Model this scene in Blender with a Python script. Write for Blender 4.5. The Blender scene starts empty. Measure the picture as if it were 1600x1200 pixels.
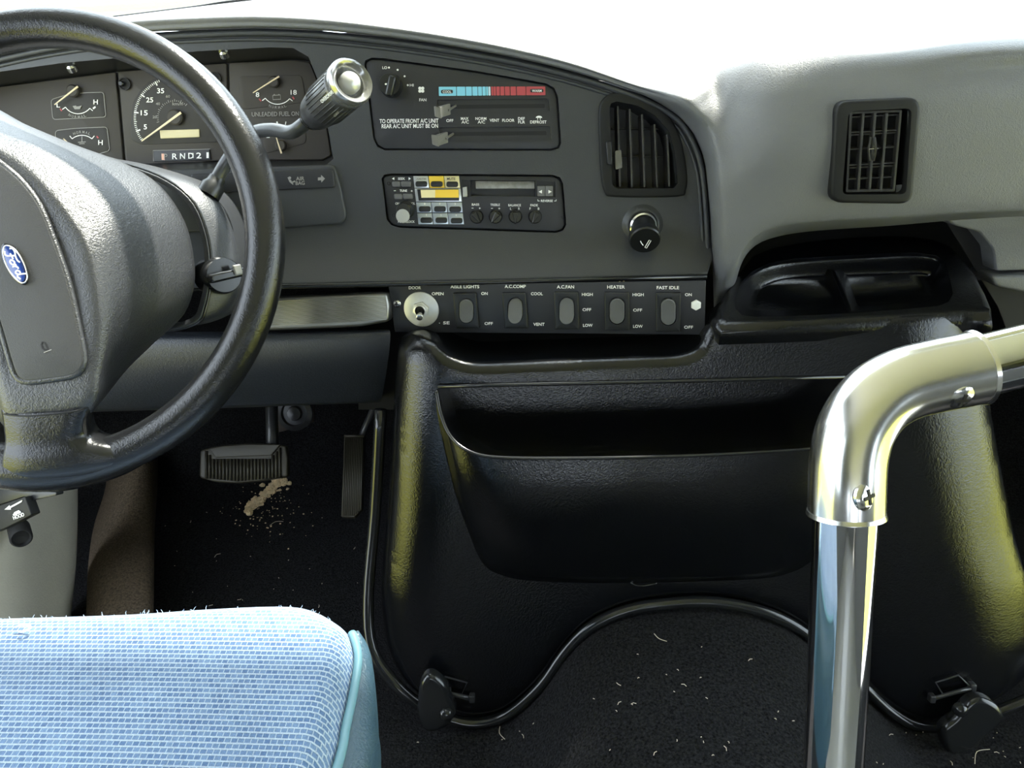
import bpy, bmesh, math, random
from mathutils import Vector, Matrix
from mathutils.geometry import delaunay_2d_cdt
random.seed(7)
SC = bpy.context.scene
COL = SC.collection
R = math.radians

# ------------------------------------------------------------------ camera
CAM_H = 0.87          # eye height above the footwell floor
PITCH = R(28.0)       # looking down
FPX = 1200.0          # focal length for a 1600 px wide frame
cam_d = bpy.data.cameras.new('camera')
cam = bpy.data.objects.new('camera', cam_d); COL.objects.link(cam)
cam_d.sensor_fit = 'HORIZONTAL'; cam_d.sensor_width = 36.0; cam_d.lens = FPX/1600*36
cam_d.clip_start = 0.02; cam_d.clip_end = 400
cam.location = (0, 0, CAM_H); cam.rotation_euler = (R(90)-PITCH, 0, 0)
SC.camera = cam

# ------------------------------------------------------------------ sky, sun, exposure
wd = bpy.data.worlds.new('sky'); SC.world = wd; wd.use_nodes = True
bg = wd.node_tree.nodes['Background']
bg.inputs[0].default_value = (0.80, 0.90, 1.0, 1); bg.inputs[1].default_value = 3.2
sun_d = bpy.data.lights.new('sun', 'SUN'); sun = bpy.data.objects.new('sun', sun_d); COL.objects.link(sun)
sun_d.energy = 11.0; sun_d.angle = R(3); sun_d.color = (1.0, 0.95, 0.86)
sun.rotation_euler = (Vector((-0.30, -0.50, -1.0))).to_track_quat('-Z', 'Y').to_euler()
SC.view_settings.view_transform = 'Standard'; SC.view_settings.look = 'None'
SC.view_settings.gamma = 1.0; SC.view_settings.use_curve_mapping = False
SC.view_settings.exposure = 1.05

# ------------------------------------------------------------------ helpers: where things are
CO = Vector((0, 0, CAM_H))
RT = Vector((1, 0, 0)); UP = Vector((0, math.sin(PITCH), math.cos(PITCH))); FW = Vector((0, math.cos(PITCH), -math.sin(PITCH)))
def ray(px, py): return RT*((px-800)/FPX) + UP*((600-py)/FPX) + FW
def at(px, py, Y):
    d = ray(px, py); return CO + d*(Y/d.y)
def atz(px, py, z):
    d = ray(px, py); return CO + d*((z-CAM_H)/d.z)
def deep(px, py, Z): return CO + ray(px, py)*Z
class Frame:
    """a flat working plane: origin, two axes and the normal towards the room"""
    def __init__(s, o, u, v):
        s.o = Vector(o); s.u = Vector(u).normalized(); v = Vector(v)
        s.v = (v - s.u*v.dot(s.u)).normalized(); s.n = s.u.cross(s.v)
    def uv(s, px, py, h=0.0):
        d = ray(px, py); t = ((s.o + s.n*h) - CO).dot(s.n)/d.dot(s.n)
        q = CO + d*t - s.o; return (q.dot(s.u), q.dot(s.v))
    def uvs(s, pts, h=0.0): return [s.uv(x, y, h) for x, y in pts]
    def pt(s, u, v, h=0.0): return s.o + s.u*u + s.v*v + s.n*h
    def px(s, x, y, h=0.0): return s.pt(*s.uv(x, y, h), h)
    def w(s, pts, h=0.0): return [s.pt(p[0], p[1], p[2]+h if len(p) > 2 else h) for p in pts]
    def off(s, h): 
        f = Frame(s.o + s.n*h, s.u, s.v); return f
def lean(o, deg): return Frame(o, (1, 0, 0), (0, math.sin(R(deg)), math.cos(R(deg))))

# ------------------------------------------------------------------ helpers: outlines
def catmull(pts, n=6, closed=False):
    P = [Vector(p) for p in pts]; N = len(P); out = []
    rng = range(N) if closed else range(N-1)
    for i in rng:
        if closed: a, b, c, d = P[i-1], P[i], P[(i+1) % N], P[(i+2) % N]
        else: a, b, c, d = P[max(i-1, 0)], P[i], P[i+1], P[min(i+2, N-1)]
        for k in range(n):
            t = k/n; t2 = t*t; t3 = t2*t
            out.append(0.5*((2*b) + (c-a)*t + (2*a-5*b+4*c-d)*t2 + (3*b-a-3*c+d)*t3))
    if not closed: out.append(P[-1].copy())
    return out
def area2(p): return sum(p[i-1][0]*p[i][1]-p[i][0]*p[i-1][1] for i in range(len(p)))
def ccw(p):
    p = [(q[0], q[1]) for q in p]; return p if area2(p) > 0 else p[::-1]
def rounded(pts, r, seg=5):
    P = [Vector((p[0], p[1])) for p in pts]; out = []; N = len(P)
    for i in range(N):
        a, b, c = P[i-1], P[i], P[(i+1) % N]
        d1 = (a-b); d2 = (c-b); rr = r[i] if isinstance(r, (list, tuple)) else r
        l = min(rr, d1.length*.48, d2.length*.48)
        if l < 1e-6: out.append((b.x, b.y)); continue
        s = b + d1.normalized()*l; e = b + d2.normalized()*l
        for k in range(seg+1):
            t = k/seg; q = s*(1-t)**2 + b*(2*t*(1-t)) + e*t*t; out.append((q.x, q.y))
    return out
def resample(p, step):
    out = []
    for i in range(len(p)):
        a = Vector(p[i][:2]); b = Vector(p[(i+1) % len(p)][:2]); n = max(1, int((b-a).length/step))
        for k in range(n): q = a.lerp(b, k/n); out.append((q.x, q.y))
    return out
def inside(p, poly):
    x, y = p; c = False; j = len(poly)-1
    for i in range(len(poly)):
        xi, yi = poly[i][0], poly[i][1]; xj, yj = poly[j][0], poly[j][1]
        if (yi > y) != (yj > y) and x < (xj-xi)*(y-yi)/(yj-yi)+xi: c = not c
        j = i
    return c
def offset(p, d):
    """move a CCW outline inwards by d"""
    out = []; N = len(p)
    for i in range(N):
        a = Vector(p[i-1]); b = Vector(p[i]); c = Vector(p[(i+1) % N])
        e1 = (b-a); e2 = (c-b)
        if e1.length < 1e-9: e1 = e2
        if e2.length < 1e-9: e2 = e1
        n1 = Vector((-e1.y, e1.x)).normalized(); n2 = Vector((-e2.y, e2.x)).normalized()
        m = n1+n2
        m = m.normalized() if m.length > 1e-6 else n1
        k = 1/max(.45, m.dot(n1)); q = b + m*d*k; out.append((q.x, q.y))
    return out

# ------------------------------------------------------------------ helpers: shapes -> (verts, faces)
def plate(outline, r=.002, depth=.01, seg=3, holes=(), grid=None, deform=None, back=False):
    """a slab seen from the front: rounded rim of radius r, face at h = 0, walls back to -depth.
    holes: (outline, depth, closed?)"""
    o = ccw(outline); N = len(o); V = []; F = []; rings = []
    def ring(pts, h):
        s = len(V); V.extend((q[0], q[1], h) for q in pts); rings.append(list(range(s, s+len(pts))))
    ring(o, -depth)
    if r > 0:
        for k in range(seg):
            a = k/seg*math.pi/2; ring(offset(o, r*(1-math.cos(a))) if k else o, -r+r*math.sin(a))
    face_o = offset(o, r) if r > 0 else o
    pts = [Vector(q) for q in face_o]; edges = [(i, (i+1) % N) for i in range(N)]
    hs = []
    for hp, hd, hc in holes:
        hp = ccw(hp); s = len(pts); M = len(hp); pts += [Vector(q) for q in hp]
        edges += [(s+i, s+(i+1) % M) for i in range(M)]; hs.append((hp, hd, hc, s))
    if grid:
        us = [q[0] for q in face_o]; vs = [q[1] for q in face_o]
        u = min(us)+grid*.5
        while u < max(us):
            v = min(vs)+grid*.5
            while v < max(vs):
                if inside((u, v), face_o) and not any(inside((u, v), h[0]) for h in hs): pts.append(Vector((u, v)))
                v += grid
            u += grid
    cv, ce, cf, ov, oe, of = delaunay_2d_cdt(pts, edges, [], 0, 1e-7)
    base = len(V); V.extend((q.x, q.y, 0.0) for q in cv)
    mp = {}
    for i, l in enumerate(ov):
        for k in l: mp[k] = base+i
    for f in cf:
        c = sum((cv[i] for i in f), Vector((0, 0)))/len(f)
        if inside(c, face_o) and not any(inside(c, h[0]) for h in hs): 
            ff = [base+i for i in f]
            if area2([cv[i] for i in f]) < 0: ff.reverse()
            F.append(ff)
    rings.append([mp[i] for i in range(N)])
    for a, b in zip(rings[:-1], rings[1:]):
        for i in range(N):
            j = (i+1) % N; F.append([a[i], a[j], b[j], b[i]])
    for hp, hd, hc, s in hs:
        M = len(hp); t = [mp[s+i] for i in range(M)]; b0 = len(V); V.extend((q[0], q[1], -hd) for q in hp)
        for i in range(M):
            j = (i+1) % M; F.append([t[j], t[i], b0+i, b0+j][::-1])
        if hc: F.append([b0+i for i in range(M)])
    if back: F.append(rings[0][::-1])
    if deform: V = [deform(*v) for v in V]
    return V, F
def on(fr, vf, h=0.0): return fr.w(vf[0], h), vf[1]
def join(*ms):
    V = []; F = []
    for v, f in ms:
        s = len(V); V += list(v); F += [[i+s for i in q] for q in f]
    return V, F
def tube(pts, rad, n=12, closed=False, cap=True, flat=None):
    P = [Vector(p) for p in pts]; N = len(P)
    rs = rad if isinstance(rad, (list, tuple)) else [rad]*N
    T = []
    for i in range(N):
        a = P[i-1] if (i or closed) else P[0]; b = P[(i+1) % N] if (i < N-1 or closed) else P[-1]
        T.append((b-a).normalized())
    ref = Vector((0, 0, 1)) if abs(T[0].z) < .9 else Vector((1, 0, 0))
    if flat is not None: ref = Vector(flat)
    x = (ref - T[0]*ref.dot(T[0])).normalized(); V = []; F = []
    for i in range(N):
        x = (x - T[i]*x.dot(T[i])).normalized(); y = T[i].cross(x)
        for k in range(n):
            a = 2*math.pi*k/n; V.append(P[i] + (x*math.cos(a)+y*math.sin(a))*rs[i])
    for i in range(N if closed else N-1):
        j = (i+1) % N
        for k in range(n):
            l = (k+1) % n; F.append([i*n+k, i*n+l, j*n+l, j*n+k])
    if cap and not closed:
        F.append(list(range(n))[::-1]); F.append([(N-1)*n+k for k in range(n)])
    return V, F
def lathe(o, axis, prof, n=24, cap=True, squash=None):
    """prof: (radius, height along axis)"""
    o = Vector(o); ax = Vector(axis).normalized()
    ref = Vector((1, 0, 0)) if abs(ax.x) < .9 else Vector((0, 0, 1))
    x = (ref-ax*ref.dot(ax)).normalized(); y = ax.cross(x); V = []; F = []
    for r, h in prof:
        for k in range(n):
            a = 2*math.pi*k/n; V.append(o + ax*h + (x*math.cos(a)+y*math.sin(a))*r)
    for i in range(len(prof)-1):
        for k in range(n):
            l = (k+1) % n; F.append([i*n+k, i*n+l, (i+1)*n+l, (i+1)*n+k])
    if cap: F.append(list(range(n))[::-1]); F.append([(len(prof)-1)*n+k for k in range(n)])
    return V, F
def sheet(rows, nu=5, nv=5, closed=False):
    """smooth surface through rows of points"""
    rr = [catmull(r, nu, closed) for r in rows]
    M = len(rr[0]); cols = [catmull([r[i] for r in rr], nv) for i in range(M)]
    K = len(cols[0]); V = [cols[i][k] for k in range(K) for i in range(M)]; F = []
    for k in range(K-1):
        for i in range(M if closed else M-1):
            j = (i+1) % M; F.append([k*M+i, k*M+j, (k+1)*M+j, (k+1)*M+i])
    return V, F
def box(c, s, u=(1, 0, 0), v=(0, 1, 0), w=(0, 0, 1)):
    c = Vector(c); u = Vector(u)*s[0]/2; v = Vector(v)*s[1]/2; w = Vector(w)*s[2]/2
    V = [c+u*a+v*b+w*d for d in (-1, 1) for b in (-1, 1) for a in (-1, 1)]
    return V, [[0, 2, 3, 1], [4, 5, 7, 6], [0, 1, 5, 4], [2, 6, 7, 3], [0, 4, 6, 2], [1, 3, 7, 5]]

# ------------------------------------------------------------------ helpers: objects
ORG = {}
def mk(name, vf, mat, parent=None, smooth=35, fix=True, bevel=0, subd=0, thick=0):
    V, F = vf
    if parent is not None: O = ORG[parent.name]
    else:
        xs = [v[0] for v in V]; ys = [v[1] for v in V]; zs = [v[2] for v in V]
        O = Vector(((min(xs)+max(xs))/2, (min(ys)+max(ys))/2, min(zs)))
    me = bpy.data.meshes.new(name)
    me.from_pydata([Vector(v)-O for v in V], [], F); me.update()
    bm = bmesh.new(); bm.from_mesh(me)
    if fix:
        bmesh.ops.remove_doubles(bm, verts=bm.verts, dist=1e-6)
        bmesh.ops.recalc_face_normals(bm, faces=bm.faces)
    bm.to_mesh(me); bm.free()
    if smooth:
        me.shade_smooth()
        if smooth < 180: me.set_sharp_from_angle(angle=R(smooth))
    o = bpy.data.objects.new(name, me); COL.objects.link(o)
    me.materials.append(mat)
    if parent is None: o.location = O
    else: o.parent = parent
    ORG[o.name] = O
    if thick:
        m = o.modifiers.new('thickness', 'SOLIDIFY'); m.thickness = thick; m.offset = -1
    if bevel:
        m = o.modifiers.new('edge', 'BEVEL'); m.width = bevel; m.segments = 2; m.limit_method = 'ANGLE'; m.angle_limit = R(40)
    if subd:
        m = o.modifiers.new('smooth', 'SUBSURF'); m.levels = subd; m.render_levels = subd
    return o
def thing(name, loc, label, cat, group=None):
    o = bpy.data.objects.new(name, None); COL.objects.link(o); o.location = loc; o.empty_display_size = .05
    ORG[o.name] = Vector(loc); tag(o, label, cat, group); return o
def tag(o, label=None, cat=None, group=None, kind=None):
    if label: o['label'] = label
    if cat: o['category'] = cat
    if group: o['group'] = group
    if kind: o['kind'] = kind
    return o
def struct(o, label=None, cat=None):
    o['kind'] = 'structure'
    if label: o['label'] = label
    if cat: o['category'] = cat
    return o
_txt = {}
def glyphs(s):
    if s not in _txt:
        cu = bpy.data.curves.new('t', 'FONT'); cu.body = s; cu.resolution_u = 3; cu.offset = .012
        ob = bpy.data.objects.new('t', cu); COL.objects.link(ob)
        bpy.context.view_layer.update()
        me = bpy.data.meshes.new_from_object(ob.evaluated_get(bpy.context.evaluated_depsgraph_get()))
        V = [(v.co.x, v.co.y) for v in me.vertices]; F = [list(p.vertices) for p in me.polygons]
        bpy.data.objects.remove(ob); bpy.data.curves.remove(cu); bpy.data.meshes.remove(me)
        _txt[s] = (V, F)
    return _txt[s]
def text(fr, s, px, py, wpx, hpx, mat, parent, h=.0006, rot=0.0, name='lettering', bold=0, right=None):
    """flat print: s centred on (px, py), wpx x hpx in size; rot clockwise in degrees"""
    V, F = glyphs(s)
    xs = [v[0] for v in V]; ys = [v[1] for v in V]
    cx, cy = (min(xs)+max(xs))/2, (min(ys)+max(ys))/2; w = max(xs)-min(xs); hh = max(ys)-min(ys)
    c0 = Vector(fr.uv(px, py, h)); a = R(rot)
    ex = (Vector(fr.uv(px+math.cos(a)*wpx/2, py+math.sin(a)*wpx/2, h))-c0)*2/w
    ey = (Vector(fr.uv(px+math.sin(a)*hpx/2, py-math.cos(a)*hpx/2, h))-c0)*2/hh
    W = []
    for x, y in V:
        q = c0 + ex*(x-cx) + ey*(y-cy); W.append(fr.pt(q.x, q.y, h))
    o = mk(name, (W, F), mat, parent, smooth=0, fix=False)
    m = o.modifiers.new('ink', 'SOLIDIFY'); m.thickness = .0003; m.offset = 1
    return o
def decal(fr, pts, mat, parent, name, h=.0006, t=.0003):
    """flat printed shape from an outline in the plane"""
    return mk(name, on(fr, plate([(q[0], q[1]) for q in pts], r=0, depth=t), h+t), mat, parent, smooth=0)
def stroke(fr, pts, wpx, mat, parent, name='printed_line', h=.0006):
    """printed line of constant width through pixel points"""
    P = [Vector(fr.uv(x, y, h)) for x, y in pts]
    w = (Vector(fr.uv(pts[0][0]+wpx, pts[0][1], h))-P[0]).length/2
    L = []; Rr = []
    for i in range(len(P)):
        d = (P[min(i+1, len(P)-1)]-P[max(i-1, 0)]).normalized(); n = Vector((-d.y, d.x))*w
        L.append(P[i]+n); Rr.append(P[i]-n)
    V = [fr.pt(q.x, q.y, h) for q in L+Rr]; n = len(P)
    F = [[i, i+1, n+i+1, n+i] for i in range(n-1)]
    o = mk(name, (V, F), mat, parent, smooth=0, fix=False)
    m = o.modifiers.new('ink', 'SOLIDIFY'); m.thickness = .0003; m.offset = 1
    return o
def arc(cx, cy, r, a0, a1, n=10, ry=None):
    ry = ry or r
    return [(cx+r*math.cos(R(a0+(a1-a0)*k/n)), cy+ry*math.sin(R(a0+(a1-a0)*k/n))) for k in range(n+1)]
def circ(cx, cy, r, n=20, ry=None): return arc(cx, cy, r, 0, 360, n, ry)[:-1]

# ------------------------------------------------------------------ materials
def M(name, col, rough=.5, metal=0., bump=None, coat=0., var=None, spec=.5, detail=3, sheen=0., col2=None):
    """bump: (scale, strength, kind); var: (scale, amount) mottling between col and col2"""
    m = bpy.data.materials.new(name); m.use_nodes = True; nt = m.node_tree; b = nt.nodes['Principled BSDF']
    b.inputs['Base Color'].default_value = (*col, 1); b.inputs['Roughness'].default_value = rough
    b.inputs['Metallic'].default_value = metal; b.inputs['Specular IOR Level'].default_value = spec
    if coat: b.inputs['Coat Weight'].default_value = coat; b.inputs['Coat Roughness'].default_value = .12
    if sheen: b.inputs['Sheen Weight'].default_value = sheen
    tc = nt.nodes.new('ShaderNodeTexCoord')
    if var:
        n = nt.nodes.new('ShaderNodeTexNoise'); n.inputs['Scale'].default_value = var[0]; n.inputs['Detail'].default_value = 5
        n.inputs['Roughness'].default_value = .65
        nt.links.new(tc.outputs['Object'], n.inputs['Vector'])
        cr = nt.nodes.new('ShaderNodeValToRGB'); cr.color_ramp.elements[0].position = .5-var[1]; cr.color_ramp.elements[1].position = .5+var[1]
        c2 = col2 or tuple(c*.55 for c in col)
        cr.color_ramp.elements[0].color = (*c2, 1); cr.color_ramp.elements[1].color = (*col, 1)
        nt.links.new(n.outputs['Fac'], cr.inputs['Fac']); nt.links.new(cr.outputs['Color'], b.inputs['Base Color'])
    if bump:
        sc, st, kind = bump
        if kind == 'leather':
            t = nt.nodes.new('ShaderNodeTexVoronoi'); t.inputs['Scale'].default_value = sc
            n2 = nt.nodes.new('ShaderNodeTexNoise'); n2.inputs['Scale'].default_value = sc*.6; n2.inputs['Detail'].default_value = 4
            nt.links.new(tc.outputs['Object'], n2.inputs['Vector'])
            mx = nt.nodes.new('ShaderNodeMixRGB'); mx.inputs['Fac'].default_value = .012
            nt.links.new(tc.outputs['Object'], mx.inputs['Color1']); nt.links.new(n2.outputs['Color'], mx.inputs['Color2'])
            nt.links.new(mx.outputs['Color'], t.inputs['Vector']); out = t.outputs['Distance']
        else:
            t = nt.nodes.new('ShaderNodeTexNoise'); t.inputs['Scale'].default_value = sc; t.inputs['Detail'].default_value = detail
            nt.links.new(tc.outputs['Object'], t.inputs['Vector']); out = t.outputs['Fac']
        bp = nt.nodes.new('ShaderNodeBump'); bp.inputs['Strength'].default_value = st; bp.inputs['Distance'].default_value = .002
        nt.links.new(out, bp.inputs['Height']); nt.links.new(bp.outputs['Normal'], b.inputs['Normal'])
    return m
pad_grey = M('grey dash vinyl', (.150, .154, .162), .40, bump=(480, .25, 'leather'))
bezel_mat = M('charcoal dash plastic', (.037, .040, .045), .42, bump=(900, .12, 'noise'))
panel_mat = M('black control panel', (.019, .020, .024), .38, bump=(1200, .08, 'noise'))
black_mat = M('black plastic', (.010, .011, .012), .35)
gloss_mat = M('black glossy plastic', (.012, .013, .014), .16)
cover_mat = M('black moulded engine cover', (.0030, .0034, .0044), .17, bump=(340, .11, 'leather'), spec=.5)
leather_mat = M('black wheel leather', (.0085, .009, .010), .22, bump=(430, .13, 'leather'))
pad_mat = M('charcoal horn pad', (.036, .036, .036), .55, bump=(600, .2, 'leather'))
hub_mat = M('charcoal hub vinyl', (.027, .0285, .032), .36, bump=(430, .26, 'leather'), spec=.7)
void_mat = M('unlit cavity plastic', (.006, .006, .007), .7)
gauge_mat = M('brown black gauge face', (.040, .034, .029), .6)
gauge_dark = M('dark gauge dial', (.020, .017, .015), .6)
white_ink = M('white print', (.95, .95, .93), .6)
grey_ink = M('faded grey print', (.30, .29, .28), .6)
cream = M('cream needle', (.85, .70, .48), .5)
lcd_mat = M('cream display window', (.66, .58, .36), .4)
red_ink = M('red print', (.42, .06, .07), .5)
blue_ink = M('light blue print', (.22, .58, .74), .5)
amber_glare_mat = M('amber reflection display', (.95, .62, .06), .3)  # yellow reflection on the display put into its colour
yellow_glare_mat = M('yellow reflection faceplate', (.90, .62, .06), .35)  # reflection of the grass outside put into the faceplate colour
silver_mat = M('silver faceplate', (.62, .64, .66), .28, metal=.9)
smoke_mat = M('smoked grey plastic', (.16, .155, .14), .3)
vent_mat = M('black vent plastic', (.010, .0105, .011), .55, spec=.3)
rocker_mat = M('dark grey rocker', (.10, .102, .105), .5, bump=(1500, .15, 'noise'))
zinc_mat = M('zinc plated steel', (.72, .72, .70), .36, metal=.65, var=(60, .25), col2=(.58, .56, .52))
chrome_mat = M('chrome', (.86, .87, .88), .055, metal=1.)
elbow_mat = M('satin nickel casting', (.80, .79, .77), .19, metal=1.)
screw_mat = M('bright screw steel', (.75, .75, .74), .18, metal=1.)
knob_mat = M('worn silver black knob', (.10, .10, .10), .32, metal=.3, var=(90, .2), col2=(.03, .03, .03))
steel_paint = M('satin black steel', (.030, .031, .034), .30)
ribbed_mat = M('ribbed dark aluminium trim', (.25, .245, .235), .36, metal=.85)
pedal_mat = M('worn rubber pedal', (.036, .032, .022), .5)
carpet_mat = M('black loop carpet', (.024, .024, .026), .95, bump=(380, 1., 'noise'), var=(330, .16), col2=(.0035, .0035, .004), spec=.05)
brown_carpet = M('dusty brown carpet', (.16, .125, .09), .95, bump=(380, 1., 'noise'), var=(300, .2), col2=(.05, .038, .030), spec=.05)
beige_mat = M('beige kick panel plastic', (.62, .59, .49), .5, bump=(300, .15, 'leather'), var=(9, .3), col2=(.50, .47, .39))
vinyl_mat = M('teal blue vinyl', (.040, .082, .118), .42, bump=(350, .3, 'leather'))
crumb_mat = M('dry tan crumbs', (.95, .74, .46), .8, var=(90, .2))
lint_mat = M('pale lint', (.62, .54, .44), .8)
emblem_blue = M('blue enamel', (.010, .045, .26), .2, coat=.6)
head_mat = M('pale headliner', (.75, .74, .72), .8)
shell_mat = M('grey cab panel', (.11, .11, .105), .6)
grass_mat = M('dry sunlit grass', (.33, .315, .028), .9, var=(.6, .3), col2=(.28, .28, .022))
tar_mat = M('pale gravel', (.40, .39, .36), .9, var=(3, .3))
hood_mat = M('white hood paint', (.75, .75, .74), .25)
def glass(name, tint=(.96, .98, .97)):
    m = bpy.data.materials.new(name); m.use_nodes = True; nt = m.node_tree
    for n in list(nt.nodes):
        if n.type != 'OUTPUT_MATERIAL': nt.nodes.remove(n)
    out = [n for n in nt.nodes if n.type == 'OUTPUT_MATERIAL'][0]
    tr = nt.nodes.new('ShaderNodeBsdfTransparent'); tr.inputs[0].default_value = (*tint, 1)
    gl = nt.nodes.new('ShaderNodeBsdfGlossy'); gl.inputs['Roughness'].default_value = .02
    fr = nt.nodes.new('ShaderNodeFresnel'); fr.inputs['IOR'].default_value = 1.35
    mx = nt.nodes.new('ShaderNodeMixShader')
    nt.links.new(fr.outputs[0], mx.inputs[0]); nt.links.new(tr.outputs[0], mx.inputs[1]); nt.links.new(gl.outputs[0], mx.inputs[2])
    nt.links.new(mx.outputs[0], out.inputs['Surface']); return m
glass_mat = glass('window glass')
lens_mat = glass('clear gauge lens', (.93, .92, .90))
def weave():
    m = bpy.data.materials.new('blue woven seat cloth'); m.use_nodes = True; nt = m.node_tree; b = nt.nodes['Principled BSDF']
    b.inputs['Roughness'].default_value = .85; b.inputs['Specular IOR Level'].default_value = .2; b.inputs['Sheen Weight'].default_value = .25
    uvn = nt.nodes.new('ShaderNodeUVMap'); uvn.uv_map = 'cloth'
    br = nt.nodes.new('ShaderNodeTexBrick')
    br.offset = .5; br.inputs['Scale'].default_value = 1.0
    br.inputs['Brick Width'].default_value = .0092; br.inputs['Row Height'].default_value = .0043
    br.inputs['Mortar Size'].default_value = .00088; br.inputs['Mortar Smooth'].default_value = .6; br.inputs['Bias'].default_value = 0
    br.inputs['Color1'].default_value = (.075, .14, .275, 1); br.inputs['Color2'].default_value = (.14, .225, .37, 1); br.inputs['Mortar'].default_value = (.37, .46, .565, 1)
    nt.links.new(uvn.outputs[0], br.inputs['Vector'])
    nz = nt.nodes.new('ShaderNodeTexNoise'); nz.inputs['Scale'].default_value = 900; nz.inputs['Detail'].default_value = 3
    tc = nt.nodes.new('ShaderNodeTexCoord'); nt.links.new(tc.outputs['Object'], nz.inputs['Vector'])
    n2 = nt.nodes.new('ShaderNodeTexNoise'); n2.inputs['Scale'].default_value = 9; nt.links.new(tc.outputs['Object'], n2.inputs['Vector'])
    mx = nt.nodes.new('ShaderNodeMixRGB'); mx.blend_type = 'OVERLAY'; mx.inputs[0].default_value = .45
    nt.links.new(br.outputs['Color'], mx.inputs[1]); nt.links.new(nz.outputs['Fac'], mx.inputs[2])
    m2 = nt.nodes.new('ShaderNodeMixRGB'); m2.blend_type = 'OVERLAY'; m2.inputs[0].default_value = .3
    nt.links.new(mx.outputs[0], m2.inputs[1]); nt.links.new(n2.outputs['Fac'], m2.inputs[2])
    nt.links.new(m2.outputs[0], b.inputs['Base Color'])
    bp = nt.nodes.new('ShaderNodeBump'); bp.inputs['Strength'].default_value = .7; bp.inputs['Distance'].default_value = .0012
    nt.links.new(br.outputs['Fac'], bp.inputs['Height']); nt.links.new(bp.outputs['Normal'], b.inputs['Normal'])
    return m
weave_mat = weave()
# ================================================================== the cab shell
XL, XR, YB = -0.93, 1.30, -4.2
def quad(a, b, c, d): return [Vector(a), Vector(b), Vector(c), Vector(d)], [[0, 1, 2, 3]]
pT = at(900, 570, .80); pB = at(900, 1100, .68)
D = Frame((pT+pB)/2, (1, 0, 0), pT-pB)      # rear face of the engine cover
BOT = [(620, 1068), (665, 1100), (720, 1122), (762, 1122), (800, 1106), (846, 1064), (882, 1014), (922, 974), (980, 947), (1050, 936), (1120, 935), (1190, 949), (1245, 974), (1295, 1014), (1345, 1062), (1392, 1106), (1440, 1130), (1500, 1124), (1580, 1098), (1640, 1068)]
HX = [(q.x, q.z-.020) for q in catmull([D.px(x, y, .0) for x, y in BOT[3:17]], 4)]
# floor with the carpeted transmission hump that runs back from the engine cover
def hump(x):
    if x <= HX[0][0] or x >= HX[-1][0]: return 0.004
    for (x0, z0), (x1, z1) in zip(HX[:-1], HX[1:]):
        if x <= x1: return max(.004, z0+(z1-z0)*(x-x0)/(x1-x0))
    return 0.004
rows = []
ys = [-.30, -.15, 0, .2, .35, .5, .6, .7, .8, .95, 1.15, 1.25, 1.4, 1.5]
for Y in ys:
    r = []
    for k in range(160):
        x = XL + (XR-XL)*k/159
        z = (hump(x) if Y < .9 else hump(x)*max(0, 1-(Y-.9)*4))
        z += .003*math.sin(x*21+Y*9)*(1 if .2 < Y < 1.1 else 0)
        if Y > 1.15: z += (Y-1.15)*.9
        r.append((x, Y, z))
    rows.append([Vector(p) for p in r])
V = [p for r in rows for p in r]; F = [[i*160+k, i*160+k+1, (i+1)*160+k+1, (i+1)*160+k] for i in range(len(ys)-1) for k in range(159)]
struct(mk('floor', (V, F), carpet_mat, smooth=180), 'black loop carpet over the cab floor and hump', 'floor')
struct(mk('floor_aisle', box(((XL+XR)/2, (YB-.3)/2, -.02), (XR-XL, -.3-YB, .04)), M('grey aisle vinyl', (.26, .26, .25), .4)), 'grey vinyl aisle floor behind the cab', 'floor')
# bulkhead in front of the pedals
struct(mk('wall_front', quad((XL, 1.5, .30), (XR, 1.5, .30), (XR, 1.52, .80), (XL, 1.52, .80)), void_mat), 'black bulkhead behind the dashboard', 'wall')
struct(mk('footwell_light_blocker', quad((XL, 1.05, .735), (XR, 1.05, .735), (XR, 1.53, .70), (XL, 1.53, .70)), void_mat), 'added unseen black sheet keeping daylight out of the footwell', 'wall')  # added sheet, stops daylight leaking in behind the dash
# side walls with window openings
def side(x, sgn):
    ms = []
    t = .04*sgn
    def slab(y0, y1, z0, z1): ms.append(box((x+t/2, (y0+y1)/2, (z0+z1)/2), (.04, y1-y0, z1-z0)))
    d0, d1 = (-.36, .66) if sgn < 0 else (-.30, .80)      # the open driver's door; the glazed entrance on the right
    slab(d1, .9, -.25, .60); slab(.9, 1.5, -.25, .78); slab(-.5, d0, -.25, .78); slab(YB, -.5, -.25, .78); slab(YB, 1.0, 1.32, 1.62)
    for y0, y1 in ((-.50, d0), (-1.75, -1.55), (-3.05, -2.85), (YB, YB+.1)): slab(y0, y1, .78, 1.32)
    return join(*ms)
struct(mk('wall_left', side(XL, -1), shell_mat, smooth=0), 'left side wall of the cab below and between windows', 'wall')
struct(mk('wall_right', side(XR, 1), shell_mat, smooth=0), 'right side wall of the cab below and between windows', 'wall')
struct(mk('ceiling', join(box(((XL+XR)/2, (YB+1.0)/2, 1.63), (XR-XL+.1, 1.0-YB, .05))), head_mat, smooth=0), 'pale headliner above the cab', 'ceiling')
bw = [box(((XL+XR)/2, YB, .3), (XR-XL, .05, .8)), box(((XL+XR)/2, YB, 1.5), (XR-XL, .05, .3)), box((XL+.25, YB, 1.0), (.5, .05, .8)), box((XR-.25, YB, 1.0), (.5, .05, .8))]
struct(mk('wall_back', join(*bw), shell_mat, smooth=0), 'rear wall of the bus with a window opening', 'wall')
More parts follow.
